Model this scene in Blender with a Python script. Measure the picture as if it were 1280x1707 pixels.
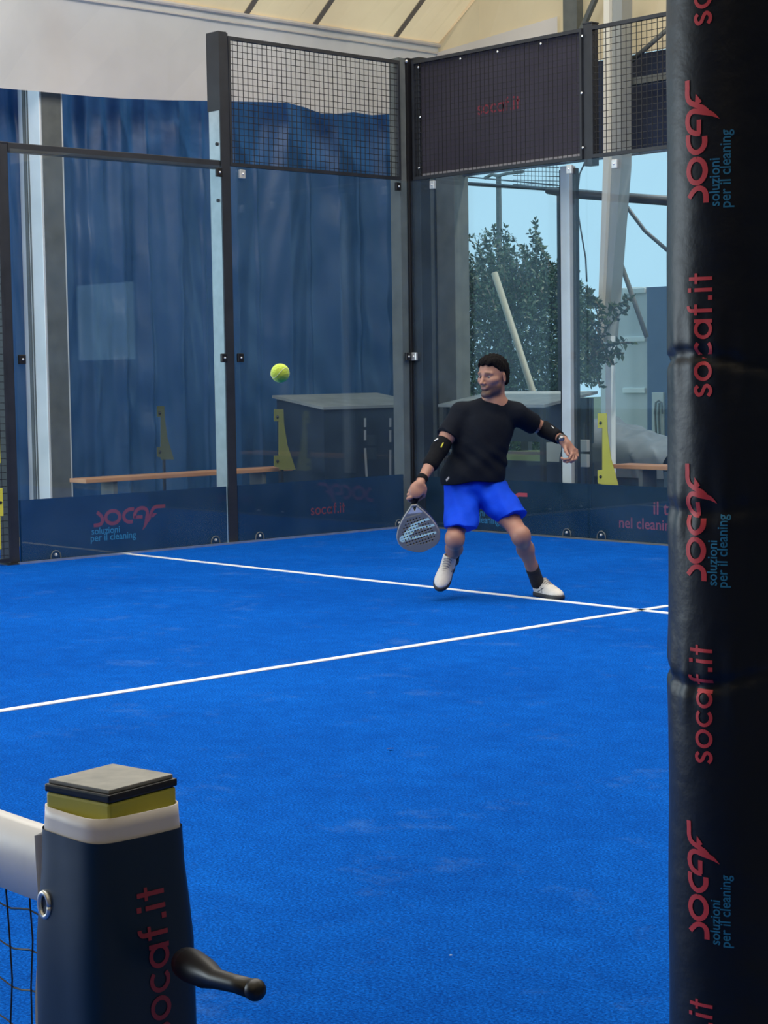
import bpy, bmesh, math, random
import numpy as np
from mathutils import Vector, Matrix
random.seed(4); RNG = np.random.default_rng(7)
for o in list(bpy.data.objects): bpy.data.objects.remove(o)
C = bpy.context.scene.collection
SC = bpy.context.scene

# ------------------------------------------------------------------ camera
CAM = np.array([1.42814797, -0.97060864, 1.35588220])
YAW, PIT, ROL, FPX = -0.822535627, -0.0772432882, -0.0148801276, 3029.05520
F_ = np.array([math.sin(YAW)*math.cos(PIT), math.cos(YAW)*math.cos(PIT), math.sin(PIT)])
R0 = np.array([math.cos(YAW), -math.sin(YAW), 0.0]); U0 = np.cross(R0, F_)
R_ = R0*math.cos(ROL)+U0*math.sin(ROL); U_ = -R0*math.sin(ROL)+U0*math.cos(ROL)
cd = bpy.data.cameras.new('camera'); cam = bpy.data.objects.new('camera', cd); C.objects.link(cam)
cd.sensor_fit = 'HORIZONTAL'; cd.sensor_width = 36; cd.lens = FPX/1280*36; cd.clip_end = 300; cd.clip_start = 0.05
M4 = Matrix.Identity(4)
for i in range(3):
    M4[i][0] = R_[i]; M4[i][1] = U_[i]; M4[i][2] = -F_[i]; M4[i][3] = CAM[i]
cam.matrix_world = M4
SC.camera = cam
# ------------------------------------------------------------------ world, sun, lights, exposure
SC.view_settings.view_transform = 'Standard'; SC.view_settings.look = 'None'
SC.view_settings.gamma = 1; SC.view_settings.exposure = 0.0
w = bpy.data.worlds.new('sky'); SC.world = w; w.use_nodes = True
bg = w.node_tree.nodes['Background']; bg.inputs[0].default_value = (.46, .77, .95, 1); bg.inputs[1].default_value = 1.0
def lamp(name, kind, loc, target, energy, color=(1, 1, 1), size=None, ang=None):
    l = bpy.data.lights.new(name, kind); o = bpy.data.objects.new(name, l); C.objects.link(o)
    o.location = loc; o.rotation_euler = (Vector(target)-Vector(loc)).to_track_quat('-Z', 'Y').to_euler()
    l.energy = energy; l.color = color
    if size: l.shape = 'RECTANGLE'; l.size, l.size_y = size
    if ang: l.angle = ang
    return o
lamp('sun', 'SUN', (-3, 20, 20), (-3-4.0, 20-3.0, 9), 3.0, (1, .93, .82), ang=math.radians(2))
lamp('roof_daylight', 'AREA', (-4.5, 4.5, 6.5), (-4.5, 4.5, 0), 820, (1, .98, .95), size=(9, 11))
lamp('side_daylight', 'AREA', (-12.6, -3.6, 1.9), (-4, 4.5, 1.2), 640, (.82, .93, 1), size=(8, 3.2))

# ------------------------------------------------------------------ helpers
def at(px, py, X=None, Y=None, Z=None, D=None):
    d = F_+R_*(px-640)/FPX+U_*(853.5-py)/FPX
    if D is not None: t = D
    elif X is not None: t = (X-CAM[0])/d[0]
    elif Y is not None: t = (Y-CAM[1])/d[1]
    else: t = (Z-CAM[2])/d[2]
    return CAM+d*t
def V(p): return Vector([float(a) for a in p])
def mat(name, col, rough=.6, metal=0., spec=.5, noise=None, bump=None, alpha=None, coat=0., sheen=0.):
    m = bpy.data.materials.new(name); m.use_nodes = True; nt = m.node_tree; b = nt.nodes['Principled BSDF']
    b.inputs['Base Color'].default_value = (*col, 1); b.inputs['Roughness'].default_value = rough
    b.inputs['Metallic'].default_value = metal; b.inputs['Specular IOR Level'].default_value = spec
    if coat: b.inputs['Coat Weight'].default_value = coat
    if sheen: b.inputs['Sheen Weight'].default_value = sheen
    tc = nt.nodes.new('ShaderNodeTexCoord')
    if noise:   # (scale, colour2, detail)
        n = nt.nodes.new('ShaderNodeTexNoise'); n.inputs['Scale'].default_value = noise[0]; n.inputs['Detail'].default_value = noise[2]
        nt.links.new(tc.outputs['Object'], n.inputs['Vector'])
        r = nt.nodes.new('ShaderNodeValToRGB'); r.color_ramp.elements[0].position = .3; r.color_ramp.elements[1].position = .7
        r.color_ramp.elements[0].color = (*col, 1); r.color_ramp.elements[1].color = (*noise[1], 1)
        nt.links.new(n.outputs['Fac'], r.inputs[0]); nt.links.new(r.outputs[0], b.inputs['Base Color'])
    if bump:    # (scale, strength)
        n2 = nt.nodes.new('ShaderNodeTexNoise'); n2.inputs['Scale'].default_value = bump[0]; n2.inputs['Detail'].default_value = 4
        nt.links.new(tc.outputs['Object'], n2.inputs['Vector'])
        bp = nt.nodes.new('ShaderNodeBump'); bp.inputs['Strength'].default_value = bump[1]; bp.inputs['Distance'].default_value = .02
        nt.links.new(n2.outputs['Fac'], bp.inputs['Height']); nt.links.new(bp.outputs[0], b.inputs['Normal'])
    return m
def srgb(r, g, b):
    f = lambda c: (c/255/12.92) if c/255 <= .04045 else ((c/255+.055)/1.055)**2.4
    return (f(r), f(g), f(b))

def obj(name, data, m=None, parent=None, smooth=False):
    if isinstance(data, bmesh.types.BMesh):
        me = bpy.data.meshes.new(name); data.to_mesh(me); data.free()
    elif isinstance(data, tuple):
        me = bpy.data.meshes.new(name); me.from_pydata([tuple(map(float, v)) for v in data[0]], [], [tuple(map(int, f)) for f in data[1]])
    else: me = data
    me.validate(); me.update()
    if m is not None:
        for mm in (m if isinstance(m, list) else [m]): me.materials.append(mm)
    if smooth: me.polygons.foreach_set('use_smooth', [True]*len(me.polygons))
    o = bpy.data.objects.new(name, me); C.objects.link(o)
    if parent is not None:
        o.parent = parent; o.matrix_parent_inverse = Matrix.Translation(-V(parent.location))
    return o
def tag(o, label, cat, group=None, kind=None):
    o['label'] = label; o['category'] = cat
    if group: o['group'] = group
    if kind: o['kind'] = kind
    return o
def thing(name, loc, label, cat, group=None):
    o = bpy.data.objects.new(name, None); C.objects.link(o); o.location = V(loc); o.empty_display_size = .1
    return tag(o, label, cat, group)
def struct(name, data, m, smooth=False):
    o = obj(name, data, m, None, smooth); o['kind'] = 'structure'; return o
def bx(bm, x0, x1, y0, y1, z0, z1, bev=0):
    vs = [bm.verts.new((x, y, z)) for x in (x0, x1) for y in (y0, y1) for z in (z0, z1)]
    fs = [bm.faces.new([vs[i] for i in f]) for f in ((0, 1, 3, 2), (4, 6, 7, 5), (0, 4, 5, 1), (2, 3, 7, 6), (0, 2, 6, 4), (1, 5, 7, 3))]
    if bev:
        es = list({e for f in fs for e in f.edges})
        bmesh.ops.bevel(bm, geom=es, offset=bev, segments=2, affect='EDGES', profile=.6)
    return bm
def box(x0, x1, y0, y1, z0, z1, bev=0): return bx(bmesh.new(), x0, x1, y0, y1, z0, z1, bev)
def tube(bm, pts, rad, seg=8, cap=True):
    pts = [V(p) for p in pts]; n = len(pts); rad = rad if isinstance(rad, (list, tuple)) else [rad]*n
    rings = []; up = Vector((0, 0, 1)); prev = None
    for i, p in enumerate(pts):
        t = (pts[min(i+1, n-1)]-pts[max(i-1, 0)]).normalized()
        a = prev if prev is not None else (up if abs(t.z) < .9 else Vector((1, 0, 0)))
        a = (a-t*a.dot(t)).normalized(); b = t.cross(a); prev = a
        rings.append([bm.verts.new(p+(a*math.cos(2*math.pi*k/seg)+b*math.sin(2*math.pi*k/seg))*rad[i]) for k in range(seg)])
    for r0, r1 in zip(rings, rings[1:]):
        for k in range(seg): bm.faces.new((r0[k], r0[(k+1) % seg], r1[(k+1) % seg], r1[k]))
    if cap: bm.faces.new(rings[0][::-1]); bm.faces.new(rings[-1])
    return bm
def quadprism(bm, poly, off):
    """polygon extruded by a vector: a plate with real thickness"""
    a = [bm.verts.new(V(p)) for p in poly]; b = [bm.verts.new(V(p)+V(off)) for p in poly]; n = len(poly)
    bm.faces.new(a[::-1]); bm.faces.new(b)
    for i in range(n): bm.faces.new((a[i], a[(i+1) % n], b[(i+1) % n], b[i]))
    bmesh.ops.recalc_face_normals(bm, faces=bm.faces); return bm
def sphere(c, r, seg=16, sc=(1, 1, 1)):
    bm = bmesh.new(); bmesh.ops.create_uvsphere(bm, u_segments=seg, v_segments=seg//2+2, radius=r)
    for v in bm.verts: v.co = Vector((v.co.x*sc[0], v.co.y*sc[1], v.co.z*sc[2]))+V(c)
    return bm

# ------------------------------------------------------------------ lettering
def text2d(s, shear=0., res=3):
    cu = bpy.data.curves.new('t', 'FONT'); cu.body = s; cu.size = 1; cu.shear = shear; cu.resolution_u = res; cu.offset = .012
    o = bpy.data.objects.new('t', cu); C.objects.link(o)
    me = bpy.data.meshes.new_from_object(o.evaluated_get(bpy.context.evaluated_depsgraph_get()))
    v = np.array([tuple(a.co) for a in me.vertices])[:, :2]; f = [tuple(p.vertices) for p in me.polygons]
    bpy.data.objects.remove(o); bpy.data.meshes.remove(me); bpy.data.curves.remove(cu)
    return v, f
def fit2d(v, u0, u1, v0=0., asc=None):
    """scale so width = u1-u0, baseline at v0"""
    v = v.copy(); s = (u1-u0)/(v[:, 0].max()-v[:, 0].min()); v[:, 0] = (v[:, 0]-v[:, 0].min())*s+u0
    v[:, 1] = v[:, 1]*(s if asc is None else asc)+v0; return v
def word2d(wd):
    W = .19; H = 1.0; parts = []; x = 0
    arc = lambda cx, cy, rx, ry, a0, a1, n=22: [(cx+rx*math.cos(math.radians(a)), cy+ry*math.sin(math.radians(a))) for a in np.linspace(a0, a1, n)]
    for ch in wd:
        if ch == 's': parts.append(ribbon(smooth_path([(x+.60, .78), (x+.48, .90), (x+.30, .90), (x+.15, .76), (x+.22, .58), (x+.42, .48), (x+.58, .38), (x+.62, .24), (x+.48, .10), (x+.28, .09), (x+.10, .22)]), W)); x += .86
        elif ch == 'o': parts.append(ribbon(arc(x+.5, .5, .41, .41, 0, 360, 33), W)); x += 1.14
        elif ch == 'c': parts.append(ribbon(arc(x+.5, .5, .41, .41, 45, 315, 28), W)); x += 1.0
        elif ch == 'a': parts += [ribbon(arc(x+.5, .5, .41, .41, 0, 360, 33), W), ribbon([(x+.91, 1.0), (x+.91, 0)], W)]; x += 1.20
        elif ch == 'f': parts += [ribbon([(x+.24, 0), (x+.24, 1.15)]+arc(x+.45, 1.18, .21, .21, 180, 80, 8), W), ribbon([(x, .92), (x+.56, .92)], W*.85)]; x += .72
        elif ch == '.': parts.append(ribbon([(x+.05, .11), (x+.28, .11)], .23)); x += .46
        elif ch == 'i': parts += [ribbon([(x+.11, 0), (x+.11, 1.0)], W), ribbon([(x, 1.32), (x+.22, 1.32)], .22)]; x += .42
        elif ch == 't': parts += [ribbon([(x+.26, 0), (x+.26, 1.36)], W), ribbon([(x, .92), (x+.54, .92)], W*.85)]; x += .6
    v, f = merge2d(parts); v[:, 0] -= v[:, 0].min(); return v, f
def smooth_path(p, n=6):
    p = np.array(p, float); out = []
    for i in range(len(p)-1):
        p0, p1, p2, p3 = p[max(i-1, 0)], p[i], p[i+1], p[min(i+2, len(p)-1)]
        for t in np.linspace(0, 1, n, endpoint=False):
            out.append(.5*((2*p1)+(-p0+p2)*t+(2*p0-5*p1+4*p2-p3)*t*t+(-p0+3*p1-3*p2+p3)*t**3))
    out.append(p[-1]); return np.array(out)
def ribbon(p, wd, taper=0):
    if len(p) == 2: p = [p[0], ((p[0][0]+p[1][0])/2, (p[0][1]+p[1][1])/2), p[1]]
    p = np.array(p, float); n = len(p); vs = []; fs = []
    for i in range(n):
        t = p[min(i+1, n-1)]-p[max(i-1, 0)]; t = t/np.linalg.norm(t); nn = np.array([-t[1], t[0]])
        k = wd/2*(1 if not taper or i < n-taper else max(.05, (n-1-i)/taper)); vs += [p[i]+nn*k, p[i]-nn*k]
    for i in range(n-1): fs.append((2*i, 2*i+1, 2*i+3, 2*i+2))
    return np.array(vs), fs
def merge2d(parts):
    vs = []; fs = []; k = 0
    for v, f in parts: vs.append(v); fs += [tuple(i+k for i in q) for q in f]; k += len(v)
    return np.concatenate(vs), fs
def logo2d():
    W = 58
    el = [(365+132*math.cos(a), 135+100*math.sin(a)) for a in np.linspace(0, 2*math.pi, 33)]
    parts = [ribbon(smooth_path([(70, 232), (105, 205), (150, 165), (172, 115), (155, 60), (105, 32), (5, 28)]), W),
             ribbon(el, W),
             ribbon(smooth_path([(775, 238), (690, 238), (610, 205), (570, 140), (600, 75), (660, 42), (745, 42)]), W),
             ribbon([(935, 105), (775, 105)], W-6),
             ribbon(smooth_path([(782, 90), (785, 150), (830, 218), (920, 247), (1000, 225), (1032, 165), (1010, 60), (985, -30), (925, -110)]), W, 7),
             ribbon(smooth_path([(1385, 252), (1300, 250), (1205, 248), (1140, 215), (1098, 140), (1060, 60), (1030, -5)]), W, 6),
             (np.array([(1225, 145), (1135, 75), (1095, 120), (1130, 150)]), [(0, 1, 2, 3)])]
    return merge2d(parts)
def logosub2d():
    a = text2d('soluzioni'); b = text2d('per il cleaning')
    return merge2d([(fit2d(a[0], -40, 490, -112), a[1]), (fit2d(b[0], -60, 800, -220), b[1])])
def decal(name, geo, fn, m, parent, sub=None):
    v, f = geo
    bm = bmesh.new(); vv = [bm.verts.new((a[0], a[1], 0)) for a in v]
    for q in f:
        if len(set(q)) > 2:
            try: bm.faces.new([vv[i] for i in q])
            except ValueError: pass
    if sub:
        for _ in range(3):
            es = [e for e in bm.edges if e.calc_length() > sub]
            if es: bmesh.ops.subdivide_edges(bm, edges=es, cuts=1)
        bmesh.ops.triangulate(bm, faces=bm.faces)
    for q in bm.verts: q.co = V(fn(q.co.x, q.co.y))
    return obj(name, bm, m, parent)

# ------------------------------------------------------------------ implicit surfaces for the body
def surface_nets(G, org, h):
    S = G < 0; nx, ny, nz = S.shape
    cnt = sum(S[i:nx-1+i, j:ny-1+j, k:nz-1+k].astype(np.uint8) for i in (0, 1) for j in (0, 1) for k in (0, 1))
    act = (cnt > 0) & (cnt < 8); idx = np.full(act.shape, -1, np.int64); ii = np.argwhere(act); idx[act] = np.arange(len(ii))
    acc = np.zeros((len(ii), 3)); num = np.zeros(len(ii)); cs = [(i, j, k) for i in (0, 1) for j in (0, 1) for k in (0, 1)]
    val = {c: G[ii[:, 0]+c[0], ii[:, 1]+c[1], ii[:, 2]+c[2]] for c in cs}
    for a in cs:
        for ax in range(3):
            if a[ax] == 0:
                b = list(a); b[ax] = 1; b = tuple(b); va, vb = val[a], val[b]; x = (va < 0) != (vb < 0)
                t = np.where(x, va/np.where(x, va-vb, 1), 0); p = np.array(a, float)[None]*np.ones((len(ii), 1)); p[:, ax] += t
                acc += p*x[:, None]; num += x
    P = (acc/num[:, None]+ii)*h+org; faces = []
    for ax in range(3):
        sl0 = [slice(None)]*3; sl1 = [slice(None)]*3; sl0[ax] = slice(0, -1); sl1[ax] = slice(1, None)
        A, B = S[tuple(sl0)], S[tuple(sl1)]; e = np.argwhere(A != B); o1, o2 = [a for a in range(3) if a != ax]
        e = e[(e[:, o1] > 0) & (e[:, o2] > 0)]; e = e[(e[:, o1] < S.shape[o1]-1) & (e[:, o2] < S.shape[o2]-1)]
        q = []
        for d1, d2 in ((1, 1), (0, 1), (0, 0), (1, 0)):
            c = e.copy(); c[:, o1] -= d1; c[:, o2] -= d2; q.append(idx[c[:, 0], c[:, 1], c[:, 2]])
        q = np.stack(q, 1); fl = A[e[:, 0], e[:, 1], e[:, 2]]
        if ax == 1: fl = ~fl
        q[~fl] = q[~fl][:, ::-1]; faces.append(q[(q >= 0).all(1)])
    return P, np.concatenate(faces)
def cap(a, b, ra, rb=None, k=.02): return ('c', np.array(a, float), np.array(b, float), ra, ra if rb is None else rb, k)
def ell(c, axes, rad, k=.02): return ('e', np.array(c, float), np.array(axes, float), np.array(rad, float), k)
def prim_box(p):
    if p[0] == 'c':
        r = max(p[3], p[4]); return np.minimum(p[1], p[2])-r, np.maximum(p[1], p[2])+r
    e = np.sqrt(((p[2]*p[3][:, None])**2).sum(0)); return p[1]-e, p[1]+e
def prim_d(p, X, Y, Z):
    if p[0] == 'c':
        a, b, ra, rb = p[1], p[2], p[3], p[4]; ab = b-a; L = (ab@ab)+1e-9
        t = np.clip(((X-a[0])*ab[0]+(Y-a[1])*ab[1]+(Z-a[2])*ab[2])/L, 0, 1)
        return np.sqrt((X-a[0]-t*ab[0])**2+(Y-a[1]-t*ab[1])**2+(Z-a[2]-t*ab[2])**2)-(ra+(rb-ra)*t)
    c, A, r = p[1], p[2], p[3]; q = [(X-c[0])*A[i][0]+(Y-c[1])*A[i][1]+(Z-c[2])*A[i][2] for i in range(3)]
    k0 = np.sqrt(sum((q[i]/r[i])**2 for i in range(3))); k1 = np.sqrt(sum((q[i]/r[i]**2)**2 for i in range(3)))+1e-9
    return k0*(k0-1)/k1
def implicit(prims, h, subs=(), post=None, infl=0.):
    bs = [prim_box(p) for p in prims]; lo = np.min([b[0] for b in bs], 0)-.02-infl; hi = np.max([b[1] for b in bs], 0)+.02+infl
    n = np.ceil((hi-lo)/h).astype(int)+1; G = np.full(n, .5, np.float32); ax = [lo[i]+np.arange(n[i])*h for i in range(3)]
    def block(p, mg):
        b = prim_box(p); s = [slice(max(0, int((b[0][i]-mg-lo[i])/h)), min(n[i], int((b[1][i]+mg-lo[i])/h)+2)) for i in range(3)]
        X, Y, Z = np.meshgrid(*[ax[i][s[i]] for i in range(3)], indexing='ij', sparse=True); return tuple(s), prim_d(p, X, Y, Z).astype(np.float32)
    for p in prims:
        k = p[-1]; s, d = block(p, k+.03+infl); g = G[s]; hh = np.maximum(k-np.abs(g-d), 0)/k; G[s] = np.minimum(g, d)-hh*hh*k*.25
    G -= infl
    for p in subs:
        k = p[-1]; s, d = block(p, k+.01); g = G[s]; d = -d; hh = np.maximum(k-np.abs(g-d), 0)/k; G[s] = np.maximum(g, d)+hh*hh*k*.25
    if post is not None:
        X, Y, Z = np.meshgrid(*ax, indexing='ij', sparse=True); G = post(G, X, Y, Z)
    G[0] = G[-1] = .5; G[:, 0] = G[:, -1] = .5; G[:, :, 0] = G[:, :, -1] = .5
    return surface_nets(G, lo, h)
def half(p, n):
    n = np.array(n, float); n = n/np.linalg.norm(n); p = np.array(p, float)
    return lambda X, Y, Z: (X-p[0])*n[0]+(Y-p[1])*n[1]+(Z-p[2])*n[2]

# ------------------------------------------------------------------ materials
def turf_mat():
    m = bpy.data.materials.new('blue_turf'); m.use_nodes = True; nt = m.node_tree; b = nt.nodes['Principled BSDF']; N = nt.nodes; L = nt.links
    tc = N.new('ShaderNodeTexCoord')
    def noise(s, d, r=.6):
        n = N.new('ShaderNodeTexNoise'); n.inputs['Scale'].default_value = s; n.inputs['Detail'].default_value = d; n.inputs['Roughness'].default_value = r
        L.new(tc.outputs['Object'], n.inputs['Vector']); return n
    big = noise(.9, 5); mid = noise(9, 6, .7); fine = noise(130, 5, .75); patch = noise(2.6, 6, .75)
    def ramp(src, p0, c0, p1, c1):
        r = N.new('ShaderNodeValToRGB'); e = r.color_ramp.elements; e[0].position = p0; e[1].position = p1; e[0].color = (*c0, 1); e[1].color = (*c1, 1)
        L.new(src, r.inputs[0]); return r
    def mix(a, bb, fac, mode='MIX'):
        x = N.new('ShaderNodeMixRGB'); x.blend_type = mode
        for sock, val in ((x.inputs[0], fac), (x.inputs[1], a), (x.inputs[2], bb)):
            if hasattr(val, 'links') or hasattr(val, 'is_output'): L.new(val, sock)
            elif isinstance(val, (int, float)): sock.default_value = val
            else: sock.default_value = (*val, 1)
        return x.outputs[0]
    base = ramp(big.outputs['Fac'], .35, (.0028, .100, .56), .68, (.0042, .134, .70))
    f1 = ramp(fine.outputs['Fac'], .40, (.42, .50, .56), .62, (1.7, 1.48, 1.30))
    c = mix(base.outputs[0], f1.outputs[0], 1.0, 'MULTIPLY')
    m1 = ramp(mid.outputs['Fac'], .3, (.80, .82, .86), .7, (1.15, 1.12, 1.08))
    c = mix(c, m1.outputs[0], 1.0, 'MULTIPLY')
    pr = ramp(patch.outputs['Fac'], .565, (0, 0, 0), .76, (.42, .42, .42))
    c = mix(c, (.085, .23, .60), pr.outputs[0])
    L.new(c, b.inputs['Base Color']); b.inputs['Roughness'].default_value = .9; b.inputs['Specular IOR Level'].default_value = .02
    bp = N.new('ShaderNodeBump'); bp.inputs['Strength'].default_value = .8; bp.inputs['Distance'].default_value = .012
    L.new(fine.outputs['Fac'], bp.inputs['Height']); L.new(bp.outputs[0], b.inputs['Normal'])
    return m
def glass_mat():
    m = bpy.data.materials.new('court_glass'); m.use_nodes = True; nt = m.node_tree; N = nt.nodes; L = nt.links; N.clear()
    out = N.new('ShaderNodeOutputMaterial'); tr = N.new('ShaderNodeBsdfTransparent'); tr.inputs[0].default_value = (.955, .975, .98, 1)
    gl = N.new('ShaderNodeBsdfGlossy'); gl.inputs['Roughness'].default_value = .015; gl.inputs[0].default_value = (.9, .95, 1, 1)
    df = N.new('ShaderNodeBsdfDiffuse'); df.inputs[0].default_value = (.30, .50, .72, 1)
    lw = N.new('ShaderNodeLayerWeight'); lw.inputs[0].default_value = .5
    pw = N.new('ShaderNodeMath'); pw.operation = 'POWER'; pw.inputs[1].default_value = 5; L.new(lw.outputs['Facing'], pw.inputs[0])
    fr = N.new('ShaderNodeMath'); fr.operation = 'MULTIPLY_ADD'; fr.inputs[1].default_value = .95; fr.inputs[2].default_value = .032; L.new(pw.outputs[0], fr.inputs[0])
    m1 = N.new('ShaderNodeMixShader'); m2 = N.new('ShaderNodeMixShader')
    tc = N.new('ShaderNodeTexCoord'); n = N.new('ShaderNodeTexNoise'); n.inputs['Scale'].default_value = 2.2; n.inputs['Detail'].default_value = 7
    mr = N.new('ShaderNodeMapRange'); mr.inputs[1].default_value = .35; mr.inputs[2].default_value = .75; mr.inputs[3].default_value = .012; mr.inputs[4].default_value = .045
    L.new(tc.outputs['Object'], n.inputs['Vector']); L.new(n.outputs['Fac'], mr.inputs[0]); L.new(mr.outputs[0], m1.inputs[0])
    L.new(tr.outputs[0], m1.inputs[1]); L.new(df.outputs[0], m1.inputs[2])
    L.new(fr.outputs[0], m2.inputs[0]); L.new(m1.outputs[0], m2.inputs[1]); L.new(gl.outputs[0], m2.inputs[2]); L.new(m2.outputs[0], out.inputs[0])
    return m
def membrane_mat(name, col, tcol, tf=.5):
    m = bpy.data.materials.new(name); m.use_nodes = True; nt = m.node_tree; N = nt.nodes; L = nt.links; N.clear()
    out = N.new('ShaderNodeOutputMaterial'); d = N.new('ShaderNodeBsdfDiffuse'); t = N.new('ShaderNodeBsdfTranslucent'); mx = N.new('ShaderNodeMixShader')
    tc = N.new('ShaderNodeTexCoord'); n = N.new('ShaderNodeTexNoise'); n.inputs['Scale'].default_value = 1.3; n.inputs['Detail'].default_value = 4
    L.new(tc.outputs['Object'], n.inputs['Vector'])
    for nd, c in ((d, col), (t, tcol)):
        r = N.new('ShaderNodeValToRGB'); r.color_ramp.elements[0].position = .3; r.color_ramp.elements[1].position = .7
        r.color_ramp.elements[0].color = (*[x*.9 for x in c], 1); r.color_ramp.elements[1].color = (*[min(1, x*1.06) for x in c], 1)
        L.new(n.outputs['Fac'], r.inputs[0]); L.new(r.outputs[0], nd.inputs[0])
    mx.inputs[0].default_value = tf; L.new(d.outputs[0], mx.inputs[1]); L.new(t.outputs[0], mx.inputs[2]); L.new(mx.outputs[0], out.inputs[0])
    return m
TURF = turf_mat(); GLASS = glass_mat()
ROOF = membrane_mat('cream_roof_membrane', (.86, .70, .50), (.98, .66, .38), .5)
SIDEFAB = membrane_mat('white_side_membrane', (.84, .82, .80), (.62, .60, .57), .22)
CURT = mat('blue_tarpaulin', (.022, .090, .225), .36, spec=.5, noise=(2, (.032, .112, .275), 4), bump=(4, .45))
NAVY = mat('navy_tarpaulin', (.012, .022, .055), .5, noise=(4, (.016, .030, .07), 3), bump=(12, .1))
DARK = mat('anthracite_paint', (.016, .019, .025), .42, spec=.5, noise=(6, (.026, .030, .038), 3))
GALV = mat('galvanised_steel', (.62, .66, .68), .32, metal=.8, noise=(14, (.50, .54, .56), 5))
ALU = mat('aluminium_profile', (.84, .88, .90), .45, metal=.2, noise=(4, (.72, .77, .79), 3))
GREYCOL = mat('dull_grey_metal', (.095, .11, .11), .6, noise=(7, (.14, .155, .15), 5))
BLACK = mat('black_plastic', (.008, .008, .010), .4)
WIRE = mat('black_wire', (.012, .012, .014), .5)
WHITE = mat('white_line_paint', (.86, .88, .88), .8, noise=(60, (.66, .74, .80), 4))
YEL = mat('yellow_paint', (.66, .62, .06), .45, noise=(5, (.58, .54, .05), 2))
RED = mat('red_print', (.62, .05, .065), .55)
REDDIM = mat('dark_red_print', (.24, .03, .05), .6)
CYAN = mat('cyan_print', (.02, .22, .42), .55)
WOOD = mat('pine_wood', (.50, .23, .11), .55, noise=(3, (.62, .32, .16), 6))
CONC = mat('outer_concrete', (.10, .11, .11), .85, noise=(3, (.15, .155, .15), 6))
GRASS = mat('lawn', (.035, .06, .03), .9, noise=(1.2, (.07, .10, .05), 6))
PANEL = mat('box_dark_panel', (.014, .030, .055), .5, noise=(3, (.02, .038, .065), 4))
LID = mat('weathered_grey_lid', (.22, .25, .25), .6, noise=(5, (.30, .33, .33), 5))
CABIN = mat('pale_cabin_sheet', (.55, .62, .62), .5, noise=(2, (.66, .72, .72), 4))
CABINBLUE = mat('blue_door_sheet', (.06, .12, .24), .5, noise=(2, (.08, .15, .29), 4))
TARP = mat('grey_cover_fabric', (.075, .095, .115), .75, noise=(3, (.14, .17, .20), 5))
STEELW = mat('bright_metal', (.75, .78, .78), .3, metal=.6)

# ------------------------------------------------------------------ setting
struct('floor', box(-11.2, 1.2, -11, 11.2, -.12, 0), TURF)
struct('ground_outside', box(-60, 40, -30, 80, -.3, -.125), GRASS)
bm = bmesh.new(); bx(bm, -13, -11.2, -11, 13, -.2, -.02); bx(bm, -11.2, 3.2, 11.2, 13, -.2, -.02); bx(bm, 1.2, 4, -11, 11.2, -.2, -.004)
struct('floor_outer', bm, CONC)
XW, YW = -11.65, 12.0
EZ = 4.6
# roof: steep skirt from the side eave, then a shallow crown; modest sag between seams
seams_px = [300, 408, 522, 656, 735]
ysl = sorted(set([float(at(p, 60, X=XW)[1]) for p in seams_px]+[-12, -8, -4, 0, 4, 6.5, YW+.0]))
prof = [(XW, EZ), (XW+1.2, EZ+.92), (XW+2.6, EZ+1.9), (XW+4.4, EZ+2.8), (-3.5, EZ+3.9), (1, EZ+3.2), (3.9, EZ+.3)]
vs = []; fs = []; ny = 0; ycol = []
for a, b in zip(ysl, ysl[1:]):
    for t in np.linspace(0, 1, 5)[:-1]: ycol.append((a+(b-a)*t, math.sin(math.pi*t)*.07))
ycol.append((ysl[-1], 0))
for (y, sag) in ycol:
    for i, (x, z) in enumerate(prof): vs.append((x, y, z-sag*(1 if 0 < i < len(prof)-1 else 0)))
for j in range(len(ycol)-1):
    for i in range(len(prof)-1):
        a = j*len(prof)+i; fs.append((a, a+1, a+1+len(prof), a+len(prof)))
ceil = struct('ceiling', (vs, fs), ROOF, smooth=False)
SEAM = mat('seam_tape', (.30, .26, .20), .7)
bm = bmesh.new()
for y in [float(at(p, 60, X=XW)[1]) for p in seams_px[1:4]]:
    for (x0, z0), (x1, z1) in zip(prof[:4], prof[1:5]): quadprism(bm, [(x0, y-.03, z0-.02), (x1, y-.03, z1-.02), (x1, y+.03, z1-.02), (x0, y+.03, z0-.02)], (0, 0, -.012))
struct('trim_1', bm, SEAM)
# white side fabric above the curtain, hem follows the photographed wave
hem = [(-60, 143), (0, 147), (60, 152), (120, 158), (200, 164), (280, 167), (350, 168), (440, 170), (478, 171), (505, 178), (535, 189), (560, 190), (590, 187), (620, 192), (645, 190), (668, 186), (700, 190), (742, 196)]
vs = []; fs = []
for i, (px, py) in enumerate(hem):
    p = at(px, py, X=XW); vs += [(XW, p[1], p[2]), (XW+.015*math.sin(i*1.7), p[1], (p[2]+EZ)/2), (XW, p[1], EZ+.02)]
for i in range(len(hem)-1):
    a = 3*i; fs += [(a, a+1, a+4, a+3), (a+1, a+2, a+5, a+4)]
k = len(vs); vs += [(XW, -12, 3.75), (XW, -12, EZ+.02)]; fs.append((k, k+1, 2, 0))
struct('wall_left', (vs, fs), SIDEFAB)
bm = bmesh.new(); tube(bm, [(XW+.02, -12, EZ-.02), (XW+.02, YW, EZ-.02)], .022, 8); tube(bm, [(XW+.02, -12, EZ-.10), (XW+.02, YW, EZ-.10)], .010, 6)
struct('trim_2', bm, SIDEFAB)
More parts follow.
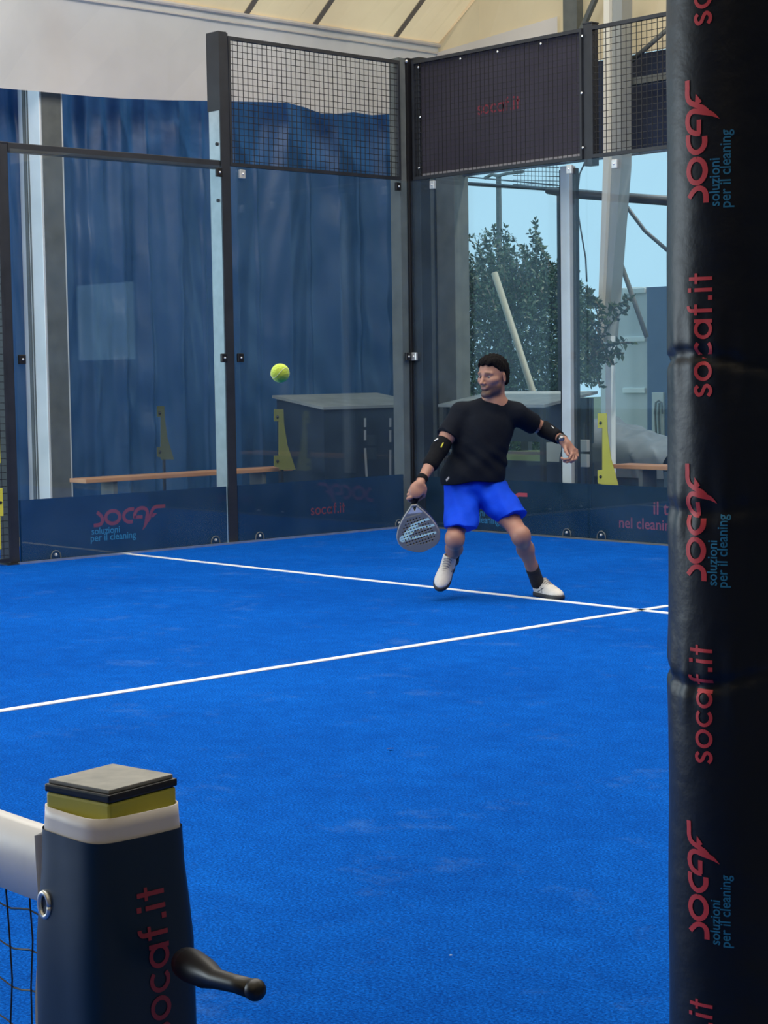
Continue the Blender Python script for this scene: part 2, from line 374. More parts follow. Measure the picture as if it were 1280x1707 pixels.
# back gable: fabric above the opening, blue valance under it
pa = at(742, 86, Y=YW); pb = at(942, 26, Y=YW); sl = (pb[2]-pa[2])/(pb[0]-pa[0])
def beamz(x): return pa[2]+sl*(x-pa[0])
bm = bmesh.new()
pl = [(XW, YW, beamz(XW)), (3.9, YW, beamz(XW)+.6), (3.9, YW, EZ+.3), (1, YW, EZ+3.2), (-3.5, YW, EZ+3.9), (XW+4.4, YW, EZ+2.8), (XW+2.6, YW, EZ+1.9), (XW+1.2, YW, EZ+.92)]
xs = np.linspace(XW, 3.9, 30)
def roofz(x):
    return np.interp(x, [p[0] for p in prof], [p[1] for p in prof])
vs = []; fs = []
for i, x in enumerate(xs): vs += [(x, YW+.0, 4.16), (x, YW+.05*(i % 2), roofz(x))]
for i in range(len(xs)-1): fs.append((2*i, 2*i+1, 2*i+3, 2*i+2))
struct('wall_back', (vs, fs), ROOF)
vs = []; fs = []
for i, x in enumerate(xs): vs += [(x, YW-.03, 4.16), (x, YW-.03, beamz(min(x, -8))+.005)]
for i in range(len(xs)-1): fs.append((2*i, 2*i+1, 2*i+3, 2*i+2))
nf = int(sum(xs < -9.6)); struct('wall_back_fascia', (vs[:2*nf], fs[:nf-1]), SIDEFAB)
struct('wall_back_valance', (lambda b: b)(box(XW, -8.5, YW+.02, YW+.06, 3.27, 4.16)), NAVY)
bm = bmesh.new(); bx(bm, -8.5, -3.0, YW+.02, YW+.06, -.02, 4.16); bx(bm, -1.7, 3.9, YW+.02, YW+.06, -.02, 4.16); bx(bm, -3.0, -1.7, YW+.02, YW+.06, -.02, 1.55); bx(bm, -3.0, -1.7, YW+.02, YW+.06, 2.5, 4.16)
struct('wall_back_curtain', bm, NAVY)
struct('wall_right', box(3.9, 4, -12, YW, -.1, 4.9), NAVY)
struct('wall_behind', box(-12, 4, -12.1, -12, -.1, 8), NAVY)

# ------------------------------------------------------------------ court lines
def line(name, x0, x1, y0, y1, label):
    tag(obj(name, box(x0, x1, y0, y1, .0005, .004), WHITE), label, 'line')
line('service_line', -9.98, 0, 6.925, 6.975, 'white service line running left to right across the blue turf, behind the player')
line('centre_line', -5.025, -4.975, .2, 7.2, 'white centre line crossing the turf diagonally up to the service line')

# ------------------------------------------------------------------ court frame
def post(name, x0, x1, y0, y1, z0, z1, label, m=DARK, plate=True, capm=DARK):
    t = thing(name, ((x0+x1)/2, (y0+y1)/2, z0), label, 'post')
    obj('post_body', box(x0, x1, y0, y1, z0+.008, z1, .004), m, t)
    obj('end_cap', box(x0-.004, x1+.004, y0-.004, y1+.004, z1, z1+.012, .003), capm, t)
    if plate: obj('base_plate', box(x0-.05, x1+.05, y0-.05, y1+.05, z0, z0+.008), m, t)
    return t
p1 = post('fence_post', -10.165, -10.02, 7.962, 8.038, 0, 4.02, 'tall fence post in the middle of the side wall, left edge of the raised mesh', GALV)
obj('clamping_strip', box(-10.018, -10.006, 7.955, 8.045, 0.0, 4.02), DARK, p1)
obj('dark_reflection_strip', box(-10.169, -10.016, 7.956, 7.9615, 3.42, 4.02), DARK, p1)  # dark strip paints the face above where its bright reflection stops
for z in (3.16, 2.72): obj('bolt', tube(bmesh.new(), [(-10.06, 7.95, z), (-10.06, 7.963, z)], .014, 10), BLACK, p1)
p2 = post('fence_post', -10.165, -10.02, 5.962, 6.038, 0, 3.02, 'dark fence post at the left edge of the picture, end of the wire fence', DARK)
t = thing('corner_post', (-10.08, 10.08, 0), 'dark corner post where side wall and back wall meet', 'post')
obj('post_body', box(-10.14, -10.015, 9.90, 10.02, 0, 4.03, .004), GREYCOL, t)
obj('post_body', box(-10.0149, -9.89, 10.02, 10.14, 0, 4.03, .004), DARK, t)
obj('corner_angle', box(-10.02, -9.985, 9.975, 10.0199, 0, 4.03, .003), BLACK, t)
obj('bolt', sphere((-9.99, 9.97, 4.0), .014), STEELW, t)
p3 = post('mesh_post', -8.05, -7.96, 10.02, 10.10, 2.93, 4.03, 'short dark post joining the two mesh panels above the back glass', DARK, plate=False)

def rail(name, a, b, label): # square bar between two corners
    tag(obj(name, box(min(a[0], b[0]), max(a[0], b[0]), min(a[1], b[1]), max(a[1], b[1]), min(a[2], b[2]), max(a[2], b[2]), .004), DARK), label, 'rail')
rail('top_rail', (-10.10, 6.04, 2.965), (-10.02, 7.955, 3.03), 'dark horizontal rail on top of the leftmost glass panel, below the white fabric')

def mesh_panel(label, axis, c, a0, a1, z0, z1, group=None, parent_extra=None, sp=.05, off=0):
    """wire fence panel with frame; axis 'y' lies in plane X=c, axis 'x' in plane Y=c"""
    P = (lambda a, z, d=0: (c-d, a, z)) if axis == 'y' else (lambda a, z, d=0: (a, c+d, z))
    t = thing('wire_fence', P((a0+a1)/2, z0), label, 'fence panel')
    def bar(bm, aa, ab, za, zb, d0, d1):
        p, q = P(aa, za, d0), P(ab, zb, d1); bx(bm, min(p[0], q[0]), max(p[0], q[0]), min(p[1], q[1]), max(p[1], q[1]), za, zb)
    bm = bmesh.new(); e = .022
    bar(bm, a0, a1, z1-.028, z1, 0, .035); bar(bm, a0, a1, z0, z0+.028, 0, .035); bar(bm, a0, a0+e, z0+.028, z1-.028, 0, .035); bar(bm, a1-e, a1, z0+.028, z1-.028, 0, .035)
    obj('panel_frame', bm, DARK, t)
    bm = bmesh.new(); r = .0021
    n = int(round((a1-a0)/sp))
    for i in range(1, n): bar(bm, a0+i*sp-r, a0+i*sp+r, z0, z1, .010, .010+2*r)
    for i in range(1, int(round((z1-z0)/sp))): bar(bm, a0, a1, z0+i*sp-r, z0+i*sp+r, .0145, .0145+2*r)
    obj('wire_grid', bm, WIRE, t)
    return t
m1 = mesh_panel('wire mesh panel above the side glass, cream fabric showing through it', 'y', -10.0, 8.045, 9.90, 2.99, 4.0)
m2 = mesh_panel('wire mesh panel above the back glass, in front of the black banner', 'x', 10.0, -9.96, -8.05, 2.99, 4.0)
m3 = mesh_panel('wire mesh panel right of the short post, beside the padded pillar', 'x', 10.0, -7.96, -6.0, 2.99, 4.0)
m4 = mesh_panel('tall wire fence panel cut by the left picture edge', 'y', -10.0, 4.0, 5.96, .02, 3.0)
# latch parts on that left fence
t = thing('gate_plate', (-9.985, 5.86, .9), 'upper yellow plate on the wire fence at the left edge', 'plate')
obj('plate_body', box(-9.985, -9.975, 5.78, 5.875, .74, .98, .003), YEL, t); obj('bolt', sphere((-9.972, 5.85, .86), .010), BLACK, t)
t = thing('gate_plate', (-9.985, 5.86, .2), 'lower yellow plate on the wire fence at the left edge', 'plate')
obj('plate_body', box(-9.985, -9.975, 5.76, 5.885, .36, .56, .003), YEL, t); obj('plate_tail', box(-9.985, -9.975, 5.76, 5.86, .12, .359, .003), YEL, t); obj('bolt', sphere((-9.972, 5.865, .46), .010), BLACK, t)

def arch(bm, c, axis):
    pts = [(c+ .042*math.cos(a), .045*math.sin(a)+.030) for a in np.linspace(0, math.pi, 11)]; pts = [(c+.042, .006)]+pts+[(c-.042, .006)]
    f = (lambda a, z: (-9.984, a, z)) if axis == 'y' else (lambda a, z: (a, 9.984, z))
    tube(bm, [f(a, z) for a, z in pts], .0045, 6)
def glass_panel(label, axis, a0, a1, clamps, arches, midclamp=True):
    t = thing('glass_panel', (-10, (a0+a1)/2, 0) if axis == 'y' else ((a0+a1)/2, 10, 0), label, 'glass wall panel')
    if axis == 'y': bm = box(-10.006, -9.994, a0, a1, .012, 2.985)
    else: bm = box(a0, a1, 9.994, 10.006, .012, 2.985)
    obj('pane', bm, GLASS, t)
    for a, z, dk in clamps:
        f = (lambda d: (-9.992+d, a)) if axis == 'y' else (lambda d: (a, 9.992-d))
        if axis == 'y': b = box(-9.9935, -9.968, a-.028, a+.028, z-.035, z+.035, .006)
        else: b = box(a-.028, a+.028, 9.968, 9.9935, z-.035, z+.035, .006)
        c = obj('clamp', b, BLACK if dk else STEELW, t)
        obj('bolt', sphere((-9.967, a, z) if axis == 'y' else (a, 9.967, z), .009, 8), STEELW, c)
    for a in arches:
        bm = bmesh.new(); arch(bm, a, axis); c = obj('base_anchor', bm, GREYCOL, t, True)
        obj('bolt', sphere((-9.982, a, .045) if axis == 'y' else (a, 9.982, .045), .012, 8), STEELW, c)
    return t
glass_panel('leftmost glass wall panel with a large red and blue logo behind its foot', 'y', 6.045, 7.948, [(6.08, 1.48, 1), (7.92, 1.48, 1), (7.91, 2.93, 1)], [6.32, 7.80])
glass_panel('glass side panel left of the corner, between tall post and corner post', 'y', 8.05, 9.965, [(8.085, 1.48, 1), (9.93, 1.48, 1), (8.14, 2.93, 0), (9.84, 2.93, 1)], [8.25, 9.80])
glass_panel('glass back panel right of the corner, directly behind the player', 'x', -9.98, -8.006, [(-9.95, 1.48, 0), (-9.70, 2.93, 0), (-8.16, 2.92, 0)], [-9.8, -8.22])
glass_panel('glass back panel at the right, half hidden by the padded pillar', 'x', -7.996, -6.0, [(-7.70, 2.92, 0)], [-7.86])

def banner(name, axis, a0, a1, z0, z1, d, label, m=NAVY):
    t = thing(name, (-10-d, (a0+a1)/2, z0) if axis == 'y' else ((a0+a1)/2, 10+d, z0), label, 'banner')
    if axis == 'y': bm = box(-10-d-.004, -10-d, a0, a1, z0, z1)
    else: bm = box(a0, a1, 10+d, 10+d+.004, z0, z1)
    obj('fabric', bm, m, t); return t
BANL = mat('navy_skirt_fabric', (.003, .028, .078), .7, spec=.08, noise=(2, (.006, .038, .10), 3), bump=(6, .15))
BANR = mat('teal_navy_skirt_fabric', (.002, .018, .038), .7, spec=.08, noise=(2, (.003, .024, .048), 3), bump=(6, .15))
def plane_map(axis, d, pxa, pxb, s0, s1):
    """maps 2D art so that u=s0 lands on photo point pxa and u=s1 on pxb, upright on the wall plane"""
    if axis == 'y':
        A, B = at(*pxa, X=-10-d), at(*pxb, X=-10-d); k = (B[1]-A[1])/(s1-s0)
        return lambda u, v: (-10-d, A[1]+(u-s0)*k, A[2]+(B[2]-A[2])*(u-s0)/(s1-s0)*0+v*k)
    A, B = at(*pxa, Y=10+d), at(*pxb, Y=10+d); k = (B[0]-A[0])/(s1-s0)
    return lambda u, v: (A[0]+(u-s0)*k, 10+d, A[2]+v*k)
lg, lgs = logo2d(), logosub2d(); soc = word2d('socaf.it'); ws = soc[0][:, 0].max()
b1 = banner('skirt_banner', 'y', 6.05, 7.955, .0, .46, .03, 'dark blue skirt banner with large logo behind the leftmost glass', BANL)
fm = plane_map('y', .029, (156, 879), (276, 871), 0, 1385)
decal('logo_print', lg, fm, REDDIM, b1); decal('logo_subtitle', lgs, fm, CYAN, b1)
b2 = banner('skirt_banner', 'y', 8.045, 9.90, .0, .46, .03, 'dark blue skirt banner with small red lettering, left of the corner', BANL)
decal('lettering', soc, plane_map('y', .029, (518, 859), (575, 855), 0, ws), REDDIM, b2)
b3 = banner('skirt_banner', 'x', -9.88, -8.001, .0, .44, .03, 'dark teal skirt banner behind the player, logo peeking past his shorts', BANR)
fm = plane_map('x', .029, (770, 846), (879, 850), 0, 1385)
decal('logo_print', lg, fm, RED, b3); decal('logo_subtitle', lgs, fm, CYAN, b3)
b4 = banner('skirt_banner', 'x', -7.999, -6.0, .0, .44, .03, 'dark teal skirt banner with two lines of red text beside the pillar', BANR)
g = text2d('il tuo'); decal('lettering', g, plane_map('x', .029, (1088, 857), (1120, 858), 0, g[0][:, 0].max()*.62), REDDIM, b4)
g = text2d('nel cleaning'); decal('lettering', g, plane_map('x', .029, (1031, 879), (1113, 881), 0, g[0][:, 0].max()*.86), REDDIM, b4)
# black mesh banner behind the wire
BMESH = mat('black_mesh_banner', (.050, .045, .062), .8, spec=.2, noise=(1.5, (.066, .060, .080), 3))
b5 = banner('mesh_banner', 'x', -9.93, -8.08, 2.995, 3.975, .045, 'black banner with small red lettering hung behind the wire above the back glass', BMESH)
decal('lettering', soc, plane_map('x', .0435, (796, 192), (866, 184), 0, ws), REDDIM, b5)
for px, py in [(697, 112), (767, 98), (829, 86), (901, 73), (970, 60), (700, 195), (969, 155), (698, 280), (971, 246)]:
    p = at(px, py, Y=9.997); obj('eyelet', sphere(p, .010, 8, (1, .5, 1)), STEELW, b5)
obj('hem', box(-9.93, -8.08, 10.0425, 10.0445, 3.02, 3.045), mat('pale_hem', (.30, .29, .32), .7), b5)
bm = bmesh.new(); bx(bm, -9.985, -9.965, 6, 9.98, .0, .016); struct('baseboard_left', bm, GALV)
struct('baseboard_back', box(-9.965, -6, 9.965, 9.985, 0, .012), GREYCOL)

# ------------------------------------------------------------------ curtain beyond the side glass
def curtain():
    ny, nz = 420, 60; y0, y1 = 7.12, 12.0; z0, z1 = -.02, 4.35; vs = []; fs = []
    ph = RNG.uniform(0, 6, 12)
    for j in range(nz+1):
        z = z0+(z1-z0)*j/nz
        for i in range(ny+1):
            y = y0+(y1-y0)*i/ny; q = (y-y0)
            loose = max(0, 1-abs(q-1.1)/1.3)          # soft folds near the left column
            f = .05*math.sin(q*9+ph[0]+.25*math.sin(z*1.3))*.6+loose*(.030*math.sin(q*21+ph[1]+.5*math.sin(z*1.1+1))+.012*math.sin(q*41+ph[2]+.4*z))
            s = (q*1.55) % 1.0                         # sewn vertical panels with a seam
            f += .018*math.exp(-((s-.5)/.03)**2)+.05*(abs(s-.5)*2)**2
            f += .012*math.sin(z*5.5+7*math.sin(q*3))*math.sin(q*14+2*math.sin(z*2.1+q))
            f += .010*math.sin(z*13+3*s+q*5)*max(0, math.sin(z*1.7+q*4))
            vs.append((-12.1+f, y, z))
    for j in range(nz):
        for i in range(ny): a = j*(ny+1)+i; fs.append((a, a+1, a+ny+2, a+ny+1))
    return vs, fs
o = obj('side_curtain', curtain(), CURT, None, True); tag(o, 'blue tarpaulin curtain hanging in folds beyond the side glass', 'curtain')
bm = bmesh.new(); bx(bm, -12.08, -11.75, 7.41, 7.64, -.02, 4.5, .006)
t = thing('tent_column', (-11.9, 7.5, 0), 'bright aluminium tent column behind the leftmost glass', 'column')
obj('profile', bm, ALU, t); bm = bmesh.new(); bx(bm, -11.995, -11.955, 7.398, 7.4095, 0, 4.4); bx(bm, -11.93, -11.92, 7.40, 7.4095, 0, 4.4); obj('keder_track', bm, GREYCOL, t)
obj('shaded_column_face', box(-11.7495, -11.742, 7.43, 7.62, 0, 4.4), GREYCOL, t)  # grey sheet paints the shadow on the column's court-side face

# sloping-lid boxes
def lidbox(axis, label):
    if axis == 'y':
        x0, x1, y0, y1 = -11.62, -10.9, 9.75, 11.07; t = thing('storage_box', (-11.26, 10.4, 0), label, 'storage box')
        bm = bmesh.new(); quadprism(bm, [(x0+.03, y0+.03, 0), (x1-.03, y0+.03, 0), (x1-.03, y0+.03, 1.02), (x0+.03, y0+.03, 1.11)], (0, y1-y0-.06, 0)); obj('box_body', bm, PANEL, t)
        bm = bmesh.new(); quadprism(bm, [(x0, y0, 1.125), (x1, y0, 1.02), (x1, y0, 1.045), (x0, y0, 1.15)], (0, y1-y0, 0)); obj('lid', bm, LID, t)
        for px, segs in ((608, [(697, 712), (717, 734), (747, 798)]), (650, [(697, 712), (717, 737), (750, 796)])):
            for (ya, yb) in segs:
                A = at(px, ya, X=x1-.028); B = at(px+(3 if px == 608 and ya > 740 else 0), yb, X=x1-.028)
                bm = bmesh.new(); quadprism(bm, [(A[0], A[1]-.012, A[2]), (A[0], A[1]+.012, A[2]), (B[0], B[1]+.012, B[2]), (B[0], B[1]-.012, B[2])], (.006, 0, 0)); obj('pale_strip', bm, STEELW, t)  # pale dashed strips laid on the box front
        return
    x0, x1, y0, y1 = -10.6, -9.28, 10.9, 11.62; t = thing('mirrored_box_frame', (-9.95, 11.2, 0), label, 'table')  # solid frame stands in for a box reflection in the back glass
    bm = bmesh.new(); quadprism(bm, [(x0, y0, 1.02), (x0, y1, 1.125), (x0, y1, 1.15), (x0, y0, 1.045)], (x1-x0, 0, 0)); obj('sloping_top', bm, LID, t)
    obj('back_panel', box(x0+.03, x1-.03, y1-.04, y1-.02, .68, 1.09), PANEL, t)
    for x in (x0+.04, x1-.08):
        for y in (y0+.03, y1-.07): obj('leg', box(x, x+.04, y, y+.04, -.02, 1.015 if y < 11.2 else 1.09), DARK, t)
    obj('side_panel', box(x0+.03, x0+.045, y0+.075, y1-.075, .0, 1.0), PANEL, t)
    obj('cross_bar', box(x0+.05, x1-.05, y0+.04, y0+.06, .60, .625), GREYCOL, t)
    obj('low_panel', box(x0+.03, x1-.03, y1-.04, y1-.02, -.02, .50), PANEL, t)
lidbox('y', 'dark storage box with a sloping grey lid, left of the corner post')
lidbox('x', 'open frame with a sloping grey top as the mirrored storage box, behind the player')

def bench(x0, x1, y0, y1, z, label):
    t = thing('bench', ((x0+x1)/2, (y0+y1)/2, 0), label, 'bench'); obj('seat', box(x0, x1, y0, y1, z-.035, z, .006), WOOD, t)
    along_y = (y1-y0) > (x1-x0)
    for k in (.14, .86):
        if along_y: y = y0+(y1-y0)*k; b = box(x0+.03, x1-.03, y-.02, y+.02, -.02, z-.036)
        else: x = x0+(x1-x0)*k; b = box(x-.02, x+.02, y0+.03, y1-.03, -.02, z-.036)
        obj('leg_frame', b, GREYCOL, t)
    return t
bench(-11.16, -10.92, 7.22, 9.40, .525, 'low bench with an orange wooden seat behind the side glass')
pR = at(1031, 777, Y=11.0); bench(pR[0], pR[0]+2.1, 10.9, 11.15, pR[2]+.02, 'low bench with an orange wooden seat behind the back glass at the right')

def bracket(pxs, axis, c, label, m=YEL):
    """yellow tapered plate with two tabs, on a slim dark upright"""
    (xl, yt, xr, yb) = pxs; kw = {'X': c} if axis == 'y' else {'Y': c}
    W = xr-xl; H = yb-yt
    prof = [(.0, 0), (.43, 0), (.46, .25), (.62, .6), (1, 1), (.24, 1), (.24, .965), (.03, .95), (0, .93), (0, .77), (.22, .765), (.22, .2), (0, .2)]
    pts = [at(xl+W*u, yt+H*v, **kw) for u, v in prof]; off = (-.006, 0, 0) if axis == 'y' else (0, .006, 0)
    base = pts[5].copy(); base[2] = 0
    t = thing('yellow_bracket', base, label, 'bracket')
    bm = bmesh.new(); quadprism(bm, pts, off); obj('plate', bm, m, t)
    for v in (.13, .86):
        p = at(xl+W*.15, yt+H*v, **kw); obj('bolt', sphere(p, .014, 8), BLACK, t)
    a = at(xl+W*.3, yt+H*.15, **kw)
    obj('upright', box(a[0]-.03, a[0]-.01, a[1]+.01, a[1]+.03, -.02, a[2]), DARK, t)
bracket((996, 689, 1031, 812), 'x', 10.35, 'yellow tapered bracket behind the back glass, beside the padded pillar')
YD = mat('dimmed_yellow', (.20, .21, .05), .6)  # bracket yellow with its dimness put into the colour
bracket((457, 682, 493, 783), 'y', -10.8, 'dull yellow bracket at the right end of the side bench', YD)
bracket((262, 677, 290, 766), 'y', -11.3, 'faint yellow bracket behind the middle of the side bench', mat('faint_yellow', (.09, .11, .05), .6))  # same yellow, dimmed further in the colour

# ------------------------------------------------------------------ structure behind the back glass
t = thing('tent_column', (*at(735, 800, Y=YW-.05)[:2], 0), 'dull grey tent column just right of the corner post', 'column')
a = at(712, 500, Y=YW-.1); b = at(759, 500, Y=YW-.1)
obj('profile', box(a[0], b[0], YW-.1, YW+.1, -.02, 4.2, .006), GREYCOL, t)
obj('keder_track', box(a[0]+.13, a[0]+.15, YW-.115, YW-.101, 0, 4.2), DARK, t)
tag(obj('corner_sheet', box(-12.0, a[0]-.01, YW-.02, YW, -.02, 4.2), NAVY), 'navy tarpaulin sheet between side curtain and dull grey column', 'tarpaulin')
t = thing('steel_post', (*at(943, 790, Y=10.45)[:2], 0), 'light steel post behind the back glass, right of the tree', 'post')
a = at(935, 500, Y=10.45); b = at(950, 500, Y=10.45)
obj('post_body', box(a[0], b[0], 10.45, 10.53, .40, 3.02, .004), ALU, t); obj('foot', box(a[0]+.01, b[0]+.03, 10.46, 10.56, -.02, .399), DARK, t)
obj('shaded_post_face', box(a[0]-.055, a[0]-.004, 10.50, 10.56, .0, 3.0), BLACK, t); obj('rear_dark_face', box(b[0]+.004, b[0]+.035, 10.49, 10.53, .0, 3.0), BLACK, t)  # black strips paint the post's shadow face and dark rear side
t = thing('junction_box', (*at(970, 756, Y=10.7)[:2], 0), 'pair of small pale junction boxes on a stake right of the light steel post', 'junction box')
for y0_, y1_ in ((733, 753), (757, 779)):
    A = at(963, y0_, Y=10.7); B = at(978, y1_, Y=10.7); obj('box_cover', box(A[0], B[0], 10.7, 10.74, B[2], A[2], .005), CABIN, t)
obj('stake', box(A[0]+.02, A[0]+.04, 10.745, 10.77, -.02, .9), DARK, t)
# leaning aluminium truss column
A = at(1022, -40, Y=11.6); B = at(1021, 275, Y=11.6); Cc = at(1000, 600, Y=11.6); Dd = at(996, 760, Y=11.6)
t = thing('truss_column', (Dd[0], 11.6, 0), 'leaning aluminium truss column seen through the glass beside the pillar', 'column')
def plate_line(bm, pts, w0, w1, y0, dy):
    for p, q in zip(pts, pts[1:]): quadprism(bm, [(p[0]+w0, y0, p[2]), (p[0]+w1, y0, p[2]), (q[0]+w1, y0, q[2]), (q[0]+w0, y0, q[2])], (0, dy, 0))
E1 = at(1006, 570, Y=11.6)
bm = bmesh.new(); plate_line(bm, [A, B], -.01, .10, 11.6, .14); quadprism(bm, [(B[0]-.01, 11.6, B[2]), (B[0]+.10, 11.6, B[2]), (E1[0]+.045, 11.6, E1[2]), (E1[0]+.0, 11.6, E1[2])], (0, .14, 0)); obj('column_profile', bm, mat('grey_aluminium', (.36, .39, .39), .45, metal=.2), t)
bm = bmesh.new(); plate_line(bm, [A, B], -.075, -.012, 11.56, .08); quadprism(bm, [(B[0]-.075, 11.56, B[2]), (B[0]-.012, 11.56, B[2]), (E1[0]-.002, 11.56, E1[2]), (E1[0]-.045, 11.56, E1[2])], (0, .08, 0)); obj('bright_flange', bm, mat('pale_flange', (.85, .84, .74), .4), t)
G1, G2 = at(1010, 530, Y=11.64), at(1013, 790, Y=11.64); obj('lower_strut', box(G1[0]-.01, G1[0]+.055, 11.64, 11.70, -.02, G1[2]), ALU, t)
t = thing('truss_post', (*at(950, 0, Y=11.85)[:2], 3.3), 'square steel post rising behind the black banner to the roof', 'post')
A = at(938, 0, Y=11.85); B = at(961, 0, Y=11.85); obj('post_body', box(A[0], B[0], 11.85, 11.94, 3.3, 5.4), GREYCOL, t)
bm = bmesh.new(); tube(bm, [at(965, 60, Y=11.85), at(1000, -20, Y=11.85)], .03, 8); obj('diagonal_brace', bm, GREYCOL, t)
tag(obj('beam', (lambda b: b)(tube(bmesh.new(), [at(912, 318, Y=12.2), at(950, 326, Y=12.2)+np.array([0, 0, .02]), at(1130, 336, Y=12.2)], [.03, .045, .045], 10)), DARK, smooth=True), 'dark horizontal tube crossing the sky right of the light steel post', 'beam')
tag(obj('brace', tube(bmesh.new(), [at(1033, 328, Y=12.25), at(1050, 352, Y=12.25), at(1075, 385, Y=12.25), at(1120, 424, Y=12.25)], .019, 8), DARK, smooth=True), 'bent dark brace running down from the horizontal tube to the pillar', 'brace')
tag(obj('brace', tube(bmesh.new(), [at(1010, 380, Y=11.72), at(1026, 415, Y=11.75), at(1050, 482, Y=11.8), at(1078, 562, Y=11.85)], .022, 8), GREYCOL, smooth=True), 'straight grey brace leaning above the pale cabin roof', 'brace')
tag(obj('cable', tube(bmesh.new(), [at(p, q, Y=12.1) for p, q in ((978, 236), (976, 268), (966, 290), (962, 325), (964, 360), (970, 395), (976, 430), (978, 470))], .008, 6), DARK, smooth=True), 'thin hanging cable curving right of the light steel post', 'cable')
# window-like frame with mesh up right
A = at(1040, 50, Y=11.8); B = at(1130, 118, Y=11.8)
bm = bmesh.new(); bx(bm, A[0]-.06, B[0]+.2, 11.78, 11.84, B[2]-.06, B[2]); bx(bm, A[0]-.06, A[0], 11.78, 11.84, B[2], A[2]+.15)
tag(obj('steel_frame', bm, GREYCOL), 'grey steel frame corner behind the upper wire mesh at the right', 'frame')
tag(obj('brace', tube(bmesh.new(), [at(1050, 104, Y=11.86), at(1120, 42, Y=11.86)], .022, 8), GREYCOL, smooth=True), 'grey diagonal brace inside the frame at the upper right', 'brace')
bm = bmesh.new(); tube(bm, [at(760, 305, Y=14.0), at(930, 316, Y=14.0)], .022, 8); tube(bm, [at(760, 293, Y=14.0), at(930, 309, Y=14.0)], .008, 6)
t = thing('far_fence', (*at(850, 310, Y=14)[:2], 0), 'far fence rail with a patch of wire netting just below the black banner', 'fence')
obj('rail', bm, DARK, t)
bm = bmesh.new()
for i in range(12): p = at(862+i*6, 270, Y=14.02); q = at(862+i*6, 314, Y=14.02); tube(bm, [p, q], .004, 4)
for i in range(6): tube(bm, [at(855, 270+i*7.5, Y=14.02), at(932, 272+i*7.5, Y=14.02)], .004, 4)
obj('netting', bm, WIRE, t)
p = at(932, 312, Y=14.0); obj('fence_post', box(p[0]-.02, p[0]+.05, 13.98, 14.05, -.12, p[2]), DARK, t)
t = thing('street_lamp', (*at(831, 400, Y=30)[:2], -.12), 'thin street lamp with a double arm rising behind the tree', 'lamp post')
p = at(831, 293, Y=30); bm = bmesh.new(); tube(bm, [(p[0], p[1], -.12), p], [.09, .06], 8); obj('pole', bm, GREYCOL, t)
bm = bmesh.new(); tube(bm, [at(808, 297, Y=30), at(820, 291, Y=30), at(831, 293, Y=30), at(846, 289, Y=30), at(872, 286, Y=30)], .04, 6); obj('lamp_arm', bm, GREYCOL, t)

# pale cabin with ribs and blue door
YC = 15.0
A = at(1000, 482, Y=YC); B = at(1080, 760, Y=YC); D_ = at(1150, 478, Y=YC)
t = thing('cabin', ((A[0]+D_[0])/2, YC+.8, -.12), 'pale sheet metal cabin with a blue door behind the back glass at right', 'cabin')
obj('cabin_wall', box(A[0], B[0], YC, YC+1.6, -.12, A[2], .01), CABIN, t)
dr = obj('door', box(B[0]+.005, D_[0], YC-.02, YC+1.5, -.12, D_[2]+.02, .01), CABINBLUE, t)
for py in (486, 566, 651):
    p = at(1040, py, Y=YC); q = at(1077, py, Y=YC); obj('rib', box(p[0], q[0], YC-.03, YC-.001, p[2]-.03, p[2]+.03, .008), mat('rib_highlight', (.85, .92, .9), .4), t)  # ribs carry their white highlights in the colour
p = at(1088, 654, Y=YC-.03); q = at(1107, 740, Y=YC-.03); lp = obj('lock_plate', box(p[0], q[0], YC-.05, YC-.021, q[2], p[2], .005), CABIN, dr)
bm = bmesh.new()
for sx in (1093, 1099): tube(bm, [at(sx, 672, Y=YC-.08), at(sx-1, 690, Y=YC-.08), at(sx+1, 735, Y=YC-.08)], .012, 6)
tube(bm, [at(1091, 690, Y=YC-.08), at(1093, 671, Y=YC-.08), at(1098, 668, Y=YC-.08), at(1103, 672, Y=YC-.08), at(1104, 690, Y=YC-.08)], .011, 6)
obj('latch', bm, GREYCOL, dr)
# cover fabric mound
def mound():
    vs = []; fs = []; n, mm = 70, 24; L = at(975, 760, Y=12.28)[0]; Rr = at(1150, 760, Y=12.28)[0]
    top = [(975, 722), (985, 716), (1000, 700), (1015, 703), (1035, 714), (1055, 723), (1075, 727), (1095, 735), (1112, 737), (1150, 745)]
    for i in range(n+1):
        u = i/n; px = 975+(1150-975)*u; py = np.interp(px, [a for a, b in top], [b for a, b in top]); P = at(px, py, Y=12.28)
        for j in range(mm+1):
            v = j/mm; a = v*math.pi; hgt = .40+(P[2]-.40)*math.sin(a)**.55
            wr = .020*abs(math.sin(i*.17+j*.40))+.014*abs(math.sin(i*.11-j*.33+2))+.008*math.sin(i*.45+j*.25)
            vs.append((P[0]+wr, 12.28-.42*math.cos(a)+wr, (hgt if 0 < j < mm else .36)+wr*1.2*(0 < j < mm)))
    for i in range(n):
        for j in range(mm): a = i*(mm+1)+j; fs.append((a, a+mm+1, a+mm+2, a+1))
    k = len(vs); 
    return vs, fs
t = thing('covered_stack', (*at(1050, 760, Y=12.28)[:2], 0), 'low stack draped in crumpled grey cover fabric, above the right bench', 'covered stack')
o = obj('cover', mound(), TARP, t, True)
L = at(977, 760, Y=12.28)[0]; Rr = at(1148, 760, Y=12.28)[0]; obj('stack_body', box(L, Rr, 11.92, 12.55, -.02, .42), PANEL, t)

